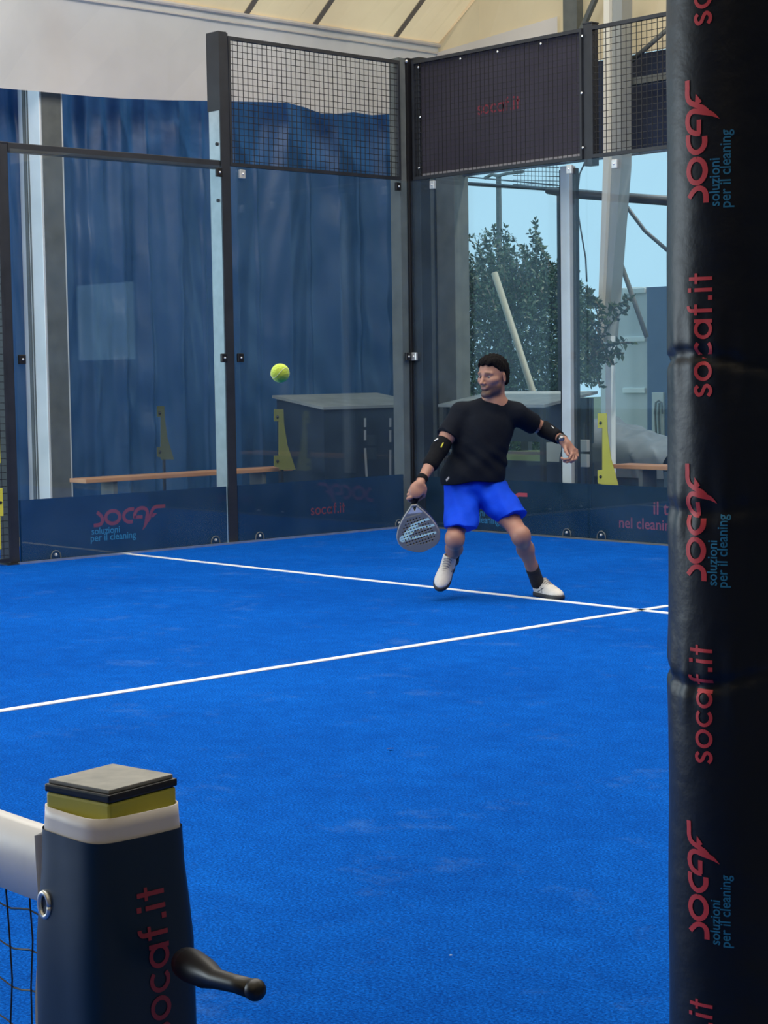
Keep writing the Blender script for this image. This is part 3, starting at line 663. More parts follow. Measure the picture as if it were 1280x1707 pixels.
# ------------------------------------------------------------------ greenery
LEAF = mat('leaf_green', (.014, .042, .020), .5, noise=(4, (.040, .095, .032), 3))
BARK = mat('bark', (.16, .13, .09), .8)
def leaves(pts, size, dirs=None):
    n = len(pts); L = size*RNG.uniform(.7, 1.3, n)
    d = RNG.normal(size=(n, 3)) if dirs is None else dirs+RNG.normal(size=(n, 3))*.45
    d /= np.linalg.norm(d, axis=1)[:, None]; s = np.cross(d, RNG.normal(size=(n, 3))); s /= np.linalg.norm(s, axis=1)[:, None]; nn = np.cross(d, s)
    a = pts; b = pts+d*L[:, None]*.5+s*L[:, None]*.24+nn*L[:, None]*.05; c = pts+d*L[:, None]; e = pts+d*L[:, None]*.5-s*L[:, None]*.24+nn*L[:, None]*.05
    vs = np.stack([a, b, c, e], 1).reshape(-1, 3); fs = [(4*i, 4*i+1, 4*i+2, 4*i+3) for i in range(n)]
    return vs, fs
def tree():
    YT = 16.5; base = at(845, 800, Y=YT); base[2] = -.12
    t = thing('tree', base, 'leafy dark green tree outside, seen through the back glass behind the player', 'tree')
    pts = []; dirs = []; bm = bmesh.new()
    tube(bm, [base, at(850, 640, Y=YT), at(845, 540, Y=YT)], [.09, .07, .04], 8)
    cx, cy = at(850, 600, Y=YT)[0], YT
    # dense body
    n = 46000; px = RNG.uniform(735, 1000, n); py = RNG.uniform(430, 830, n)
    top = np.interp(px, [735, 765, 800, 860, 920, 950, 985, 1000], [440, 440, 455, 450, 440, 450, 510, 575]); keep = (py > top+RNG.normal(0, 14, n)) & (RNG.random(n) < np.clip((py-top+30)/80, .15, 1))
    keep &= ~((px > 960) & (py > 640))
    px, py = px[keep], py[keep]; yy = YT+RNG.normal(0, .5, len(px))
    for a, b, c in zip(px, py, yy): pts.append(at(a, b, Y=c)); dirs.append((0, 0, .15))
    # sprays at the top
    for k in range(110):
        x0 = RNG.uniform(745, 985); y0 = np.interp(x0, [745, 960, 985], [500, 490, 560])+RNG.uniform(-5, 40); Y = YT+RNG.normal(0, .35)
        hgt = np.interp(x0, [745, 765, 800, 830, 870, 920, 985], [105, 110, 95, 120, 105, 115, 60])*RNG.uniform(.5, 1.1); lean = RNG.uniform(-60, 5)
        P = [at(x0+lean*s**1.3, y0-hgt*s+28*max(0, s-.8), Y=Y) for s in np.linspace(0, 1.1, 9)]
        tube(bm, P, [.010*(1-i/10) for i in range(9)], 4)
        for i in range(8):
            for _ in range(9):
                u = RNG.random(); q = P[i]*(1-u)+P[i+1]*u; pts.append(q); dirs.append(tuple((P[i+1]-P[i])*6+np.array([RNG.normal()*.8, RNG.normal()*.8, RNG.normal()*.5])))
    # branches reaching right over the cabin
    for (x0, y0, x1, y1) in ((975, 480, 1000, 540), (972, 520, 1004, 575), (970, 560, 1003, 610), (975, 590, 1000, 648), (978, 500, 1003, 520), (985, 560, 1048, 500), (985, 590, 1050, 512), (980, 600, 1052, 572), (985, 620, 1040, 590), (980, 560, 1020, 610)):
        P = [at(x0+(x1-x0)*s, y0+(y1-y0)*s-10*math.sin(3*s), Y=11.4) for s in np.linspace(0, 1, 8)]
        tube(bm, P, .006, 4)
        for i in range(7):
            for _ in range(9): u = RNG.random(); pts.append(P[i]*(1-u)+P[i+1]*u); dirs.append(tuple(RNG.normal(size=3)*.8))
    obj('trunk', bm, BARK, t); obj('foliage', leaves(np.array(pts), .066, np.array(dirs)), LEAF, t)
tree()
tag(obj('support_pole', tube(bmesh.new(), [at(824, 455, Y=13.2), at(892, 665, Y=13.2), at(935, 800, Y=13.2), at(975, 930, Y=13.2)], .036, 10), mat('weathered_pole', (.34, .33, .25), .6), smooth=True), 'pale leaning pole crossing in front of the tree', 'pole')
bm = bmesh.new(); quadprism(bm, [at(840, 752, Y=12.5), at(908, 750, Y=12.5), at(897, 800, Y=12.5), at(842, 800, Y=12.5)], (0, .03, 0)); t = thing('backdrop_sheet', (*at(870, 790, Y=12.5)[:2], -.12), 'pale green panel standing in for lit lawn, low behind the open frame', 'sheet'); obj('sheet_panel', bm, mat('lit_lawn_green', (.30, .42, .22), .7), t)  # green panel added for the bright patch of lit lawn
obj('sheet_stand', box(t.location.x-.05, t.location.x+.05, 12.54, 12.6, -.125, .7), DARK, t)
bm = bmesh.new(); quadprism(bm, [at(911, 738, Y=12.45), at(1000, 728, Y=12.45), at(960, 775, Y=12.45), at(915, 800, Y=12.45), at(897, 800, Y=12.45)], (0, .03, 0)); t = thing('backdrop_sheet', (*at(930, 790, Y=12.45)[:2], -.12), 'white slanted sheet beside the pale green panel, behind the open frame', 'sheet'); obj('sheet_panel', bm, CABIN, t)
obj('sheet_stand', box(t.location.x-.05, t.location.x+.05, 12.49, 12.55, -.125, .7), DARK, t)

# ------------------------------------------------------------------ net post with cover, net
SRV = np.array([R0[0], R0[1], 0])
NP = np.array([0.0, 0.0]); HZ = .975
t = thing('net_post', (0, 0, 0), 'square net post with yellow cap in a printed navy cover, bottom left', 'post')
hw = .0435
obj('post_tube', box(-hw, hw, -hw, hw, 0, HZ-.012, .003), mat('yellow_band', (.46, .44, .05), .5), t)
obj('cap', box(-hw-.001, hw+.001, -hw-.001, hw+.001, HZ-.0118, HZ-.004, .002), BLACK, t)
obj('cap_top', box(-hw+.002, hw-.002, -hw+.002, hw-.002, HZ-.0039, HZ, .001), mat('scuffed_grey_cap', (.30, .30, .28), .6, noise=(40, (.20, .21, .20), 5)), t)
for _c in t.children: _c.rotation_euler = (0, 0, math.radians(9))
def rsq(z, rx, ry, n=4., seg=72, wob=0.):
    out = []
    for i in range(seg):
        a = 2*math.pi*i/seg; c, s = math.cos(a), math.sin(a); k = (abs(c)**n+abs(s)**n)**(-1/n)
        w_ = 1+wob*math.sin(5*a+z*9)+wob*.6*math.sin(9*a+1+z*22); out.append((rx*k*c*w_, ry*k*s*w_, z))
    return out
def loft(rings, capt=False):
    vs = [v for r in rings for v in r]; n = len(rings[0]); fs = []
    for j in range(len(rings)-1):
        for i in range(n): a = j*n+i; b = j*n+(i+1) % n; fs.append((a, b, b+n, a+n))
    return vs, fs
# navy cover: superellipse sleeve, slightly flared downward
topz = lambda a: 0
rings = []
for z in np.linspace(.927, 0.02, 26):
    z = float(z)
    q = max(0, .905-z); g = .0505+.006*min(1, q/.08)+.010*q/.9; rings.append(rsq(z, g+.004, g+.004, 5. , wob=.003))
cv = obj('cover', loft(rings), mat('navy_cover', (.004, .018, .044), .42, noise=(3, (.006, .024, .056), 2), bump=(4, .15)), t, True)
rings = [rsq(z, g, g, 5., wob=.004) for z, g in ((.915, .0528), (.923, .0532), (.93, .0527), (.938, .0522), (.9490, .0518), (.9490, .0503), (.925, .0505))]
obj('white_collar', loft(rings), mat('white_vinyl', (.62, .60, .60), .45, noise=(6, (.70, .68, .68), 3)), t, True)
# lettering on cover facing the camera
def cover_r(z): q = max(0, .905-z); return .0545+.006*min(1, q/.08)+.010*q/.9
def cover_map(axis_px, zc, uscale, u0):
    # position around sleeve by azimuth
    def f(u, v):
        z = zc+(u-u0)*uscale; az = math.radians(axis_px)-v*uscale/(cover_r(z)+.004)
        c, s = math.cos(az), math.sin(az); k = (abs(c)**5+abs(s)**5)**(-1/5); w_ = 1+.003*math.sin(5*az+z*9)+.0018*math.sin(9*az+1+z*22); r = (cover_r(z))*k*w_+.0008
        return (r*c, r*s, z)
    return f
decal('lettering', soc, cover_map(16, .8795, .147/ws, ws), mat('dark_red_letter', (.30, .035, .06), .5), t, sub=.15)
# eyelet and handle
az = math.radians(-90)
p = at(90, 1490, D=1.70); p = np.array([-.030, -.0575, .8565])
bm = bmesh.new(); pe = [(p[0]+.0085*math.cos(a), p[1]-.001, p[2]+.0115*math.sin(a)) for a in np.linspace(0, 2*math.pi, 21)]; tube(bm, pe, .0028, 8); obj('eyelet', bm, STEELW, t, True)
bm = bmesh.new(); tube(bm, [(p[0], p[1]+.004, p[2]), (p[0], p[1]-.0008, p[2])], .007, 12); obj('eyelet_hole', bm, BLACK, t)
H0 = np.array([.050, .012, .800])
hp = [at(318, 1606, D=1.70), at(326, 1610, D=1.665), at(348, 1622, D=1.63), at(368, 1632, D=1.60), at(400, 1640, D=1.58), at(432, 1650, D=1.56)]
hd = obj('winch_handle', tube(bmesh.new(), hp, [.0150, .0155, .0136, .0088, .0080, .0088], 20), BLACK, t, True)
obj('handle_knob', sphere(hp[-1], .0098, 16), BLACK, hd, True)
t.location = V(-SRV*.0035)
# net band, webbing, net
t = thing('court_net', (-5, 0, 0), 'black padel net with white top band, running off bottom left', 'net')
WV = mat('white_net_band', (.66, .67, .70), .5, noise=(5, (.74, .75, .77), 3), bump=(8, .15))
def netz(x): return .905-.030*math.sin(math.pi*min(1, max(0, (-x)/10)))
vs = []; fs = []; xs = list(np.linspace(-.058, -.6, 16))+list(np.linspace(-.7, -9.95, 20))
for i, x in enumerate(xs):
    z = netz(x); w_ = .004*math.sin(x*14); vs += [(x, .010+w_, z), (x, .014+w_, z-.03), (x, .010+w_*.5, z-.072), (x, -.012+w_*.5, z-.072), (x, -.014+w_, z-.03), (x, -.006+w_, z)]
for i in range(len(xs)-1):
    for k in range(6): a = 6*i+k; b = 6*i+(k+1) % 6; fs.append((a, b, b+6, a+6))
vs_ = len(vs)
obj('top_band', (vs, fs), WV, t, True)
bm = bmesh.new()
x = -.075
while x > -9.9:
    n_ = 16 if x > -1.2 else 5
    tube(bm, [(x+.004*math.sin(i*1.9+x*40), .0, netz(x)-.072-i*(netz(x)-.092)/n_) for i in range(n_+1)], .0011, 4); x -= .042
z = .81
while z > .03:
    tube(bm, [(xx, .0005, netz(xx)-(.905-z)+.0030*math.sin(xx*75+z*9)) for xx in np.linspace(-.062, -.8, 45)]+[(xx, .0005, netz(xx)-(.905-z)) for xx in np.linspace(-1, -9.9, 6)], .0011, 4); z -= .042
obj('netting', bm, WIRE, t)
# white edge tape running down beside the cover
vs = []; fs = []; zs = np.linspace(.918, .03, 40)
for i, z in enumerate(zs):
    q = .905-z; xo = -(cover_r(z)+.006)+.003*math.sin(z*40); vs += [(xo-.004, .010, z), (xo-.006, -.030, z), (xo+.006+.002*math.sin(z*30), -.054+.002*math.sin(z*25), z), (xo+.008, -.030, z)]
for i in range(len(zs)-1):
    for k in range(4): a = 4*i+k; b = 4*i+(k+1) % 4; fs.append((a, b, b+4, a+4))
obj('edge_tape', (vs, fs), WV, t, True)

# ------------------------------------------------------------------ padded pillar
PR = .088
pc = at(1227, 800, D=2.36); PX, PY = pc[0], pc[1]
t = thing('padded_pillar', (PX, PY, 0), 'tall black padded pillar with red and blue logos at the right edge', 'pillar')
def pad_r(z, a):
    r = PR
    for zc, dp, wd, tilt in ((ZS[0], .0060, .006, .010), (ZS[1], .0035, .010, -.006), (ZS[2], .0050, .007, -.012)):
        zz = zc-tilt*math.sin(2*(a-A0)); dz = z-zz; r -= dp*math.exp(-(dz/wd)**2)
        r += .0015*math.sin((a-A0)*16+zc*9)*math.exp(-(dz/.05)**2)
    r += .0007*math.sin(z*95+3*math.sin(a*2))*max(0, math.cos(a-A0-1.2))**2+.0006*math.sin(z*23+a*3)
    return r
A0 = math.atan2(CAM[1]-PY, CAM[0]-PX)
Df = 2.36-PR
ZS = [at(1200, 603, D=Df)[2], at(1200, 850, D=Df)[2], at(1200, 1140, D=Df)[2]]
zs = [0.0]; z = .35
zs = list(np.arange(0.0, 3.6, .0075)); vs = []; fs = []; seg = 96
for z in zs:
    for i in range(seg): a = 2*math.pi*i/seg; r = pad_r(z, a); vs.append((PX+r*math.cos(a), PY+r*math.sin(a), z))
for j in range(len(zs)-1):
    for i in range(seg): a = j*seg+i; b = j*seg+(i+1) % seg; fs.append((a, b, b+seg, a+seg))
fs.append(tuple(range(seg))[::-1]); fs.append(tuple((len(zs)-1)*seg+i for i in range(seg)))
PVC = mat('black_pvc_padding', (.0055, .008, .014), .42, spec=.30, noise=(5, (.009, .012, .019), 3), bump=(22, .12))
obj('padding', (vs, fs), PVC, t, True)
obj('steel_core', box(PX-.03, PX+.03, PY-.03, PY+.03, 3.59, 4.0), DARK, t)
bm = bmesh.new(); az = A0+1.05*0+math.radians(52)
tube(bm, [(PX+(pad_r(z, az)+.0005)*math.cos(az), PY+(pad_r(z, az)+.0005)*math.sin(az), z) for z in np.arange(.02, 3.58, .03)], .003, 5); obj('closing_seam', bm, PVC, t, True)
def pill(px, pyb, pyt, geo, name, m, umax, vc=0., vs=1.):
    """art reads upward; px is where v=vc sits, pyb/pyt the photo rows of u=0 and u=umax"""
    zb = at(px, pyb, D=Df)[2]; zt = at(px, pyt, D=Df)[2]; k = (zt-zb)/umax
    a0 = A0+math.asin(max(-1, min(1, (px-1227)/FPX*2.36/PR)))
    def f(u, v):
        z = zb+u*k; a = a0-(v-vc)*k*vs/PR; r = pad_r(z, a)+.0009; return (PX+r*math.cos(a), PY+r*math.sin(a), z)
    decal(name, geo, f, m, t, sub=umax/28)
for yb, yt, px in ((340, 135, 1166), (974, 775, 1163), (1593, 1390, 1166)):
    pill(px, yb, yt, lg, 'logo_print', RED, 1385, 130, 1.12); pill(px, yb, yt, lgs, 'logo_subtitle', CYAN, 1385, 130, 1.12)
for yb, yt in ((662, 455), (1286, 1083), (48, -160), (1905, 1700)):
    pill(1180, yb, yt, soc, 'lettering', RED, ws, .32)

# ------------------------------------------------------------------ ball
pb_ = at(467, 622, D=6.2)
bl = obj('padel_ball', sphere((0, 0, 0), .0325, 32), mat('ball_felt', (.50, .72, .04), .9, noise=(30, (.62, .80, .10), 3), bump=(150, .3), sheen=.3), None, True); bl.location = V(pb_)
tag(bl, 'yellow-green ball in the air in front of the side glass', 'ball')
bm = bmesh.new(); sp = []
for i in range(49):
    a = 2*math.pi*i/48; v = Vector((math.cos(a)+.0, math.sin(a), .45*math.sin(2*a)*1.2)); v = Vector((math.cos(a)*.9, math.sin(a)*.9, .5*math.cos(2*a))).normalized()*.0326; sp.append(v)
tube(bm, sp, .0009, 5); s_ = obj('ball_seam', bm, mat('seam_white', (.75, .82, .55), .8)); s_.parent = bl

# ------------------------------------------------------------------ player
def attr_mat(name, rough=.5, bump=None, sss=0.):
    m = mat(name, (1, 1, 1), rough, bump=bump); nt = m.node_tree; a = nt.nodes.new('ShaderNodeVertexColor'); a.layer_name = 'tone'
    nt.links.new(a.outputs['Color'], nt.nodes['Principled BSDF'].inputs['Base Color'])
    if sss: nt.nodes['Principled BSDF'].inputs['Subsurface Weight'].default_value = sss; nt.nodes['Principled BSDF'].inputs['Subsurface Radius'].default_value = (.012, .005, .003)
    return m
def sobj(name, geo, m, parent, tone=None):
    o = obj(name, geo, m, parent, True)
    if tone is not None:
        n = len(o.data.vertices); co = np.zeros(n*3, np.float32); o.data.vertices.foreach_get('co', co); c = tone(co.reshape(-1, 3).astype(float))
        at_ = o.data.color_attributes.new('tone', 'FLOAT_COLOR', 'POINT'); at_.data.foreach_set('color', np.concatenate([c, np.ones((n, 1))], 1).astype(np.float32).ravel())
    return o
def nrm(v): v = np.array(v, float); return v/np.linalg.norm(v)
TC = nrm([-(F_[0]), -(F_[1]), 0])         # horizontally towards the camera
SR = nrm([R0[0], R0[1], 0]); UP = np.array([0, 0, 1.])
D0 = 10.80
def P(px, py, d=0.): return at(px, py, D=D0+d)
neckb, hc = P(824, 672, .0), P(821, 627, -.045)
shR, elR, wrR = P(768, 691, .02), P(733, 748, -.06), P(703, 799, -.20)
shL, elL, wrL = P(860, 691, .02), P(904, 714, .16), P(938, 733, .00)
hipR, hipL = P(772, 826, .10), P(822, 824, .05)
knR = P(758, 898, -.24); anR = P(754, 931, .12)
knL = P(868, 893, -.25); anL = P(893, 963, .02)
toeR = P(733, 980, -.06)
gl_heel = at(889, 988, Z=.02); 
# head frame
fwd = nrm(TC*math.cos(math.radians(42))-SR*math.sin(math.radians(42))-UP*.06); sd = nrm(np.cross(UP, fwd)); hu = np.cross(fwd, sd)   # sd: his left
HA = np.array([fwd, sd, hu])
def H(f, s, u): return hc+fwd*f+sd*s+hu*u
HP = [ell(H(-.012, 0, .030), HA, (.096, .077, .088), .02), ell(H(.022, 0, -.022), HA, (.068, .061, .088), .02),
      cap(H(.015, .040, -.070), H(.072, .010, -.102), .021, .016, .02), cap(H(.015, -.040, -.070), H(.072, -.010, -.102), .021, .016, .02), cap(H(.074, -.010, -.102), H(.074, .010, -.102), .016, .016, .02),
      cap(H(.083, 0, .008), H(.111, 0, -.034), .0075, .0115, .012), cap(H(.098, -.012, -.038), H(.098, .012, -.038), .0085, .0085, .008),
      cap(H(.083, .012, .022), H(.068, .046, .020), .009, .008, .012), cap(H(.083, -.012, .022), H(.068, -.046, .020), .009, .008, .012),
      cap(H(.060, .044, -.022), H(.040, .056, -.018), .017, .014, .02), cap(H(.060, -.044, -.022), H(.040, -.056, -.018), .017, .014, .02),
      cap(H(.080, -.016, -.064), H(.080, .016, -.064), .010, .010, .012), cap(H(.088, -.016, -.070), H(.088, .016, -.070), .0048, .0048, .005), cap(H(.088, -.018, -.060), H(.088, .018, -.060), .0044, .0044, .005),
      ell(H(-.010, .080, -.012), np.array([nrm(fwd*.95+sd*.35), nrm(sd*.95-fwd*.35), hu]), (.018, .007, .031), .006), ell(H(-.010, -.080, -.012), np.array([nrm(fwd*.95-sd*.35), nrm(sd*.95+fwd*.35), hu]), (.018, .007, .031), .006),
      cap(H(-.022, 0, -.055), neckb+UP*-.01, .054, .062, .03)]
HS = [ell(H(.096, .031, .000), HA, (.020, .018, .011), .010), ell(H(.096, -.031, .000), HA, (.020, .018, .011), .010), cap(H(.100, -.017, -.065), H(.100, .017, -.065), .0045, .0045, .004), ell(H(-.004, .088, -.010), HA, (.009, .004, .016), .004)]
# torso, limbs
ax = np.array([nrm(shL-shR), nrm(np.cross(UP, shL-shR)), UP])
TP = [ell(P(811, 712, .03), ax, (.160, .108, .150), .04), ell(P(800, 760, .03), ax, (.142, .104, .150), .05), ell(P(797, 812, .07), ax, (.158, .118, .105), .05),
      cap(neckb-UP*.005, shR+UP*.012, .055, .040, .04), cap(neckb-UP*.005, shL+UP*.012, .055, .040, .04)]
AR = [cap(shR, shR*.45+elR*.55, .057, .047, .03), cap(shR*.45+elR*.55, elR, .047, .041, .03), cap(elR, elR*.6+wrR*.4, .042, .040, .02), cap(elR*.6+wrR*.4, wrR, .040, .026, .02)]
AL = [cap(shL, shL*.45+elL*.55, .056, .045, .03), cap(shL*.45+elL*.55, elL, .045, .039, .03), cap(elL, elL*.6+wrL*.4, .040, .038, .02), cap(elL*.6+wrL*.4, wrL, .038, .025, .02)]
def leg(h, k, a, cv):
    m1 = h*.5+k*.5; m2 = k*.68+a*.32+cv
    return [cap(h, m1, .085, .064, .04), cap(m1, k, .064, .047, .04), cap(k+UP*.006, k-UP*.012, .045, .044, .03), cap(k, m2, .042, .047, .04), cap(m2, k*.3+a*.7, .047, .034, .03), cap(k*.3+a*.7, a, .035, .032, .02)]
LP = leg(hipR, knR, anR, -UP*.02)+leg(hipL, knL, anL, -TC*.018)
# right hand closed on the racket handle
hA, hB = P(702, 806, -.215), P(690, 842, -.24)       # handle axis
hx = nrm(hB-hA); hf = nrm(TC-hx*(TC@hx)); hs = np.cross(hx, hf); hs = hs if hs@SR > 0 else -hs     # hs: screen right
def HD(t, s, f): return hA+hx*(t*1.12-.004)+hs*s*1.2+hf*f*1.1
RH = [cap(wrR, HD(.012, -.006, .022), .026, .024, .02), ell(HD(.048, -.012, .022), np.array([hx, hs, hf]), (.052, .043, .022), .02), cap(HD(.02, .018, .016), HD(.05, .026, .006), .016, .013, .012)]
for j in range(4):
    tt = .030+.0205*j; ln = (.92, 1.02, 1.0, .9)[j]; r = .0105
    k0, k1, k2, k3 = HD(tt+.004, -.026, .020), HD(tt+.010, -.041*ln, .001), HD(tt+.012, -.026, -.024*ln), HD(tt+.010, -.003, -.029)
    RH += [cap(k0, k1, r+.001, r, .006), cap(k1, k2, r, r-.0005, .004), cap(k2, k3, r-.0005, r-.0015, .004)]
RH += [cap(HD(.030, .026, .010), HD(.062, .030, -.008), .0125, .0105, .01), cap(HD(.062, .030, -.008), HD(.086, .014, -.022), .0105, .009, .006)]
# left hand, loosely curled
def Q(px, py, d): return P(px, py, d)
LH = [cap(wrL, Q(943, 740, -.01), .024, .024, .02), cap(Q(943, 741, -.01), Q(951, 752, -.02), .024, .020, .02), cap(Q(946, 740, .0), Q(956, 749, -.01), .019, .015, .02)]
for pts_, r in (([(953, 757, -.045), (948, 765, -.07), (940, 766, -.075), (936, 764, -.075)], .0085), ([(956, 756, -.03), (954, 767, -.055), (945, 770, -.065), (940, 769, -.06)], .0088), ([(959, 753, -.015), (960, 765, -.035), (952, 770, -.05), (946, 768, -.05)], .0085), ([(961, 750, .0), (963, 760, -.015), (957, 766, -.03), (951, 765, -.03)], .0075)):
    q = [Q(*a) for a in pts_]; LH += [cap(Q(950, 749, -.015), q[0], r+.003, r+.0005, .008)]+[cap(a, b, r, r-.0005, .004) for a, b in zip(q, q[1:])]
LH += [cap(Q(941, 744, -.03), Q(943, 752, -.06), .012, .0105, .01), cap(Q(943, 752, -.06), Q(947, 759, -.078), .0105, .0088, .005)]
SKIN = attr_mat('skin', .5, sss=.12)
per = thing('person', (P(815, 900)[0], P(815, 900)[1], 0), 'man in black t-shirt and blue shorts lunging with a padel racket', 'person')
def skin_tone(co):
    base = np.array([.35, .18, .13]); c = np.ones((len(co), 3))*base; q = co-hc; f, s, u = q@fwd, q@sd, q@hu
    sm = lambda x, a, b: np.clip((x-a)/(b-a), 0, 1)
    head = (np.abs(f) < .14) & (np.abs(s) < .11) & (np.abs(u) < .14)
    beard = sm(-u, .040, .062)*sm(f, -.02, .01)*(1-sm(-u, .112, .13)); mouth = np.exp(-((u+.064)/.008)**2-(s/.022)**2)*(f > .07)
    beard = beard*(1-.8*np.clip(mouth, 0, 1)); beard = np.maximum(beard, np.exp(-((u+.051)/.006)**2-(s/.026)**2)*(f > .07)*.9)
    beard *= head; c = c*(1-beard[:, None]*.84)+np.array([.05, .030, .024])*beard[:, None]*.84
    c = c*(1-(mouth*head)[:, None]*.5)+np.array([.34, .12, .10])*(mouth*head)[:, None]*.5
    brow = sum(np.exp(-((u-.022+.12*(np.abs(s)-.03)**1)/.0055)**2-((np.abs(s)-.030)/.018)**4) for _ in (0,))*(f > .05)*head
    c = c*(1-.85*brow[:, None])+np.array([.02, .012, .010])*.85*brow[:, None]
    sock = np.exp(-((u-.002)/.010)**2-((np.abs(s)-.031)/.016)**2)*(f > .05)*head
    return c*(1-.35*sock[:, None])
sobj('body', implicit(HP+TP+AR+AL+LP+RH+LH, .0042, HS), SKIN, per, skin_tone)
# eyes
for s in (-1, 1):
    e = obj('eye', sphere(H(.0690, .031*s, .001), .0118, 16), mat('eye_white', (.22, .19, .18), .35), per, True)
    obj('iris', sphere(H(.0750, .030*s+.001, .0008), .0068, 12), mat('iris_dark', (.02, .012, .008), .2), e, True)
# hair
HAIR = mat('black_hair', (.003, .003, .004), .8, spec=.12, noise=(60, (.006, .005, .006), 4), bump=(160, .5))
def hair_post(G, X, Y, Z):
    f = (X-hc[0])*fwd[0]+(Y-hc[1])*fwd[1]+(Z-hc[2])*fwd[2]; s = (X-hc[0])*sd[0]+(Y-hc[1])*sd[1]+(Z-hc[2])*sd[2]; u = (X-hc[0])*hu[0]+(Y-hc[1])*hu[1]+(Z-hc[2])*hu[2]
    line = np.interp(f, [-.13, -.055, -.036, -.018, .02, .035, .055, .075, .10], [-.075, -.062, -.035, .026, .028, .044, .060, .070, .068])
    line = line+.006*np.sin(s*150)*(f > .05)
    d = (line-u)*.8; k = .012; hh = np.maximum(k-np.abs(G-d), 0)/k
    n = .0022*np.sin(s*220+f*90)+.0018*np.sin(f*260+u*120)
    return np.maximum(G+n, d)+hh*hh*k*.25
hb = [ell(H(-.012, 0, .036), HA, (.101, .083, .094), .02), ell(H(-.040, 0, -.01), HA, (.070, .071, .070), .02), ell(H(.035, .012, .085), HA, (.050, .055, .030), .03)]
hr = obj('hair', implicit(hb, .0032, (), hair_post, .002), HAIR, per, True)
# shirt
SHIRT = mat('black_shirt_jersey', (.0035, .0055, .011), .85, spec=.15, noise=(12, (.005, .008, .015), 3), bump=(30, .15))
def shirt_post(G, X, Y, Z):
    dn = ell(neckb+UP*.038+TC*.020, np.eye(3), (.066, .066, .060), .01); G = np.maximum(G, -prim_d(dn, X, Y, Z))
    hem = half(P(790, 806, .05), -UP*1.0+SR*.0-TC*.0)(X, Y, Z)
    a = (X-P(790, 806)[0])*SR[0]+(Y-P(790, 806)[1])*SR[1]
    hem = hem+.018*np.sin(a*9+1.2)*1-.10*np.abs(a)*0
    G = np.maximum(G, hem-.0*a)
    for sh, el, t, ra, rb in ((shR, elR, .64, .068, .066), (shL, elL, .66, .066, .062)):
        n = nrm(el-sh); c = sh+(el-sh)*t; d = np.maximum(prim_d(cap(sh, el, ra, rb), X, Y, Z), half(c, n)(X, Y, Z)); k = .035
        hh = np.maximum(k-np.abs(G-d), 0)/k; G = np.minimum(G, d)-hh*hh*k*.25
    q = (Z-P(790, 765)[2]); w = .0045*np.sin(Z*30-a*38+1.5*np.sin(a*9))*np.exp(-(q/.10)**2)+.0035*np.sin(Z*48+a*55+2*np.sin(Z*14+a*5))*np.exp(-((q+.02)/.09)**2)+.002*np.sin(a*34+Z*12)
    return G+w
ST = [ell(P(810, 712, .03), ax, (.166, .118, .150), .04), ell(P(800, 752, .03), ax, (.160, .128, .180), .06), ell(P(787, 795, .05), ax, (.192, .150, .140), .06),
      cap(neckb-UP*.012, shR+UP*.016, .058, .046, .04), cap(neckb-UP*.012, shL+UP*.016, .058, .046, .04), cap(shR, shR*.6+elR*.4, .02, .02, .03), cap(shL, shL*.45+elL*.55, .02, .02, .03)]
sh = obj('t_shirt', implicit(ST, .0042, (), shirt_post, .004), SHIRT, per, True)
bm = bmesh.new(); A = P(742, 804, -.10)
bm = bmesh.new(); q = nrm(TC); quadprism(bm, [P(743, 799, -.135), P(748, 794, -.135), P(749, 797, -.135), P(744, 803, -.135)], q*.002); obj('shirt_emblem', bm, STEELW, sh)
# shorts
SHORT = mat('royal_blue_shorts', (.001, .045, .56), .75, spec=.15, noise=(9, (.002, .06, .68), 3), bump=(25, .2))
def shorts_post(G, X, Y, Z):
    top = half(P(790, 795, .05), UP)(X, Y, Z); G = np.maximum(G, top)
    for h, k, c in ((hipR, knR, P(767, 880, -.20)), (hipL, knL, P(857, 860, -.17))):
        n = nrm(nrm(k-h)-UP*(1.3 if h is hipL else 3.2)+SR*(.25 if h is hipL else 0)); d = half(c, n if c is None else n)(X, Y, Z); rr = np.sqrt((X-c[0])**2+(Y-c[1])**2+(Z-c[2])**2); G = np.where(rr < .16, np.maximum(G, d), G)
    a = (X-hipR[0])*SR[0]+(Y-hipR[1])*SR[1]
    return G+.0035*np.sin(a*70+Z*25)+.003*np.sin(Z*55-a*30)
cR, cL = P(767, 884, -.20), P(858, 864, -.17)
SP = [ell(P(790, 812, .07), ax, (.184, .140, .095), .04), cap(hipR+SR*.0, cR+nrm(cR-hipR)*.02, .110, .094, .03), cap(hipL-SR*.012, cL+nrm(cL-hipL)*.03, .108, .078, .03)]
obj('shorts', implicit(SP, .0042, (), shorts_post, .002), SHORT, per, True)
# sleeves, bands, watch
SLV = mat('black_elastic', (.004, .005, .008), .85, spec=.15, bump=(60, .2))
def L2(a, b, t): return a*(1-t)+b*t
def tubeseg(name, a, b, t0, t1, r0, r1, m, rings=8):
    n = nrm(b-a); return obj(name, tube(bmesh.new(), [L2(a, b, t) for t in np.linspace(t0, t1, rings)], list(np.linspace(r0, r1, rings)), 24), m, per, True)
sl = obj('elbow_sleeve', implicit([cap(L2(shR, elR, .84), elR, .051, .051, .02), cap(elR, L2(elR, wrR, .50), .051, .047, .02)], .004), SLV, per, True)
p = P(733, 748, -.125); obj('sleeve_mark', tube(bmesh.new(), [P(739, 738, -.115), P(735, 746, -.12)], [.004, .004], 8), YEL, sl)
obj('sleeve_emblem', tube(bmesh.new(), [P(724, 735, -.10), P(730, 731, -.10)], [.004, .004], 8), STEELW, sl)
sl = tubeseg('forearm_sleeve', elL, wrL, .06, .82, .052, .040, SLV)
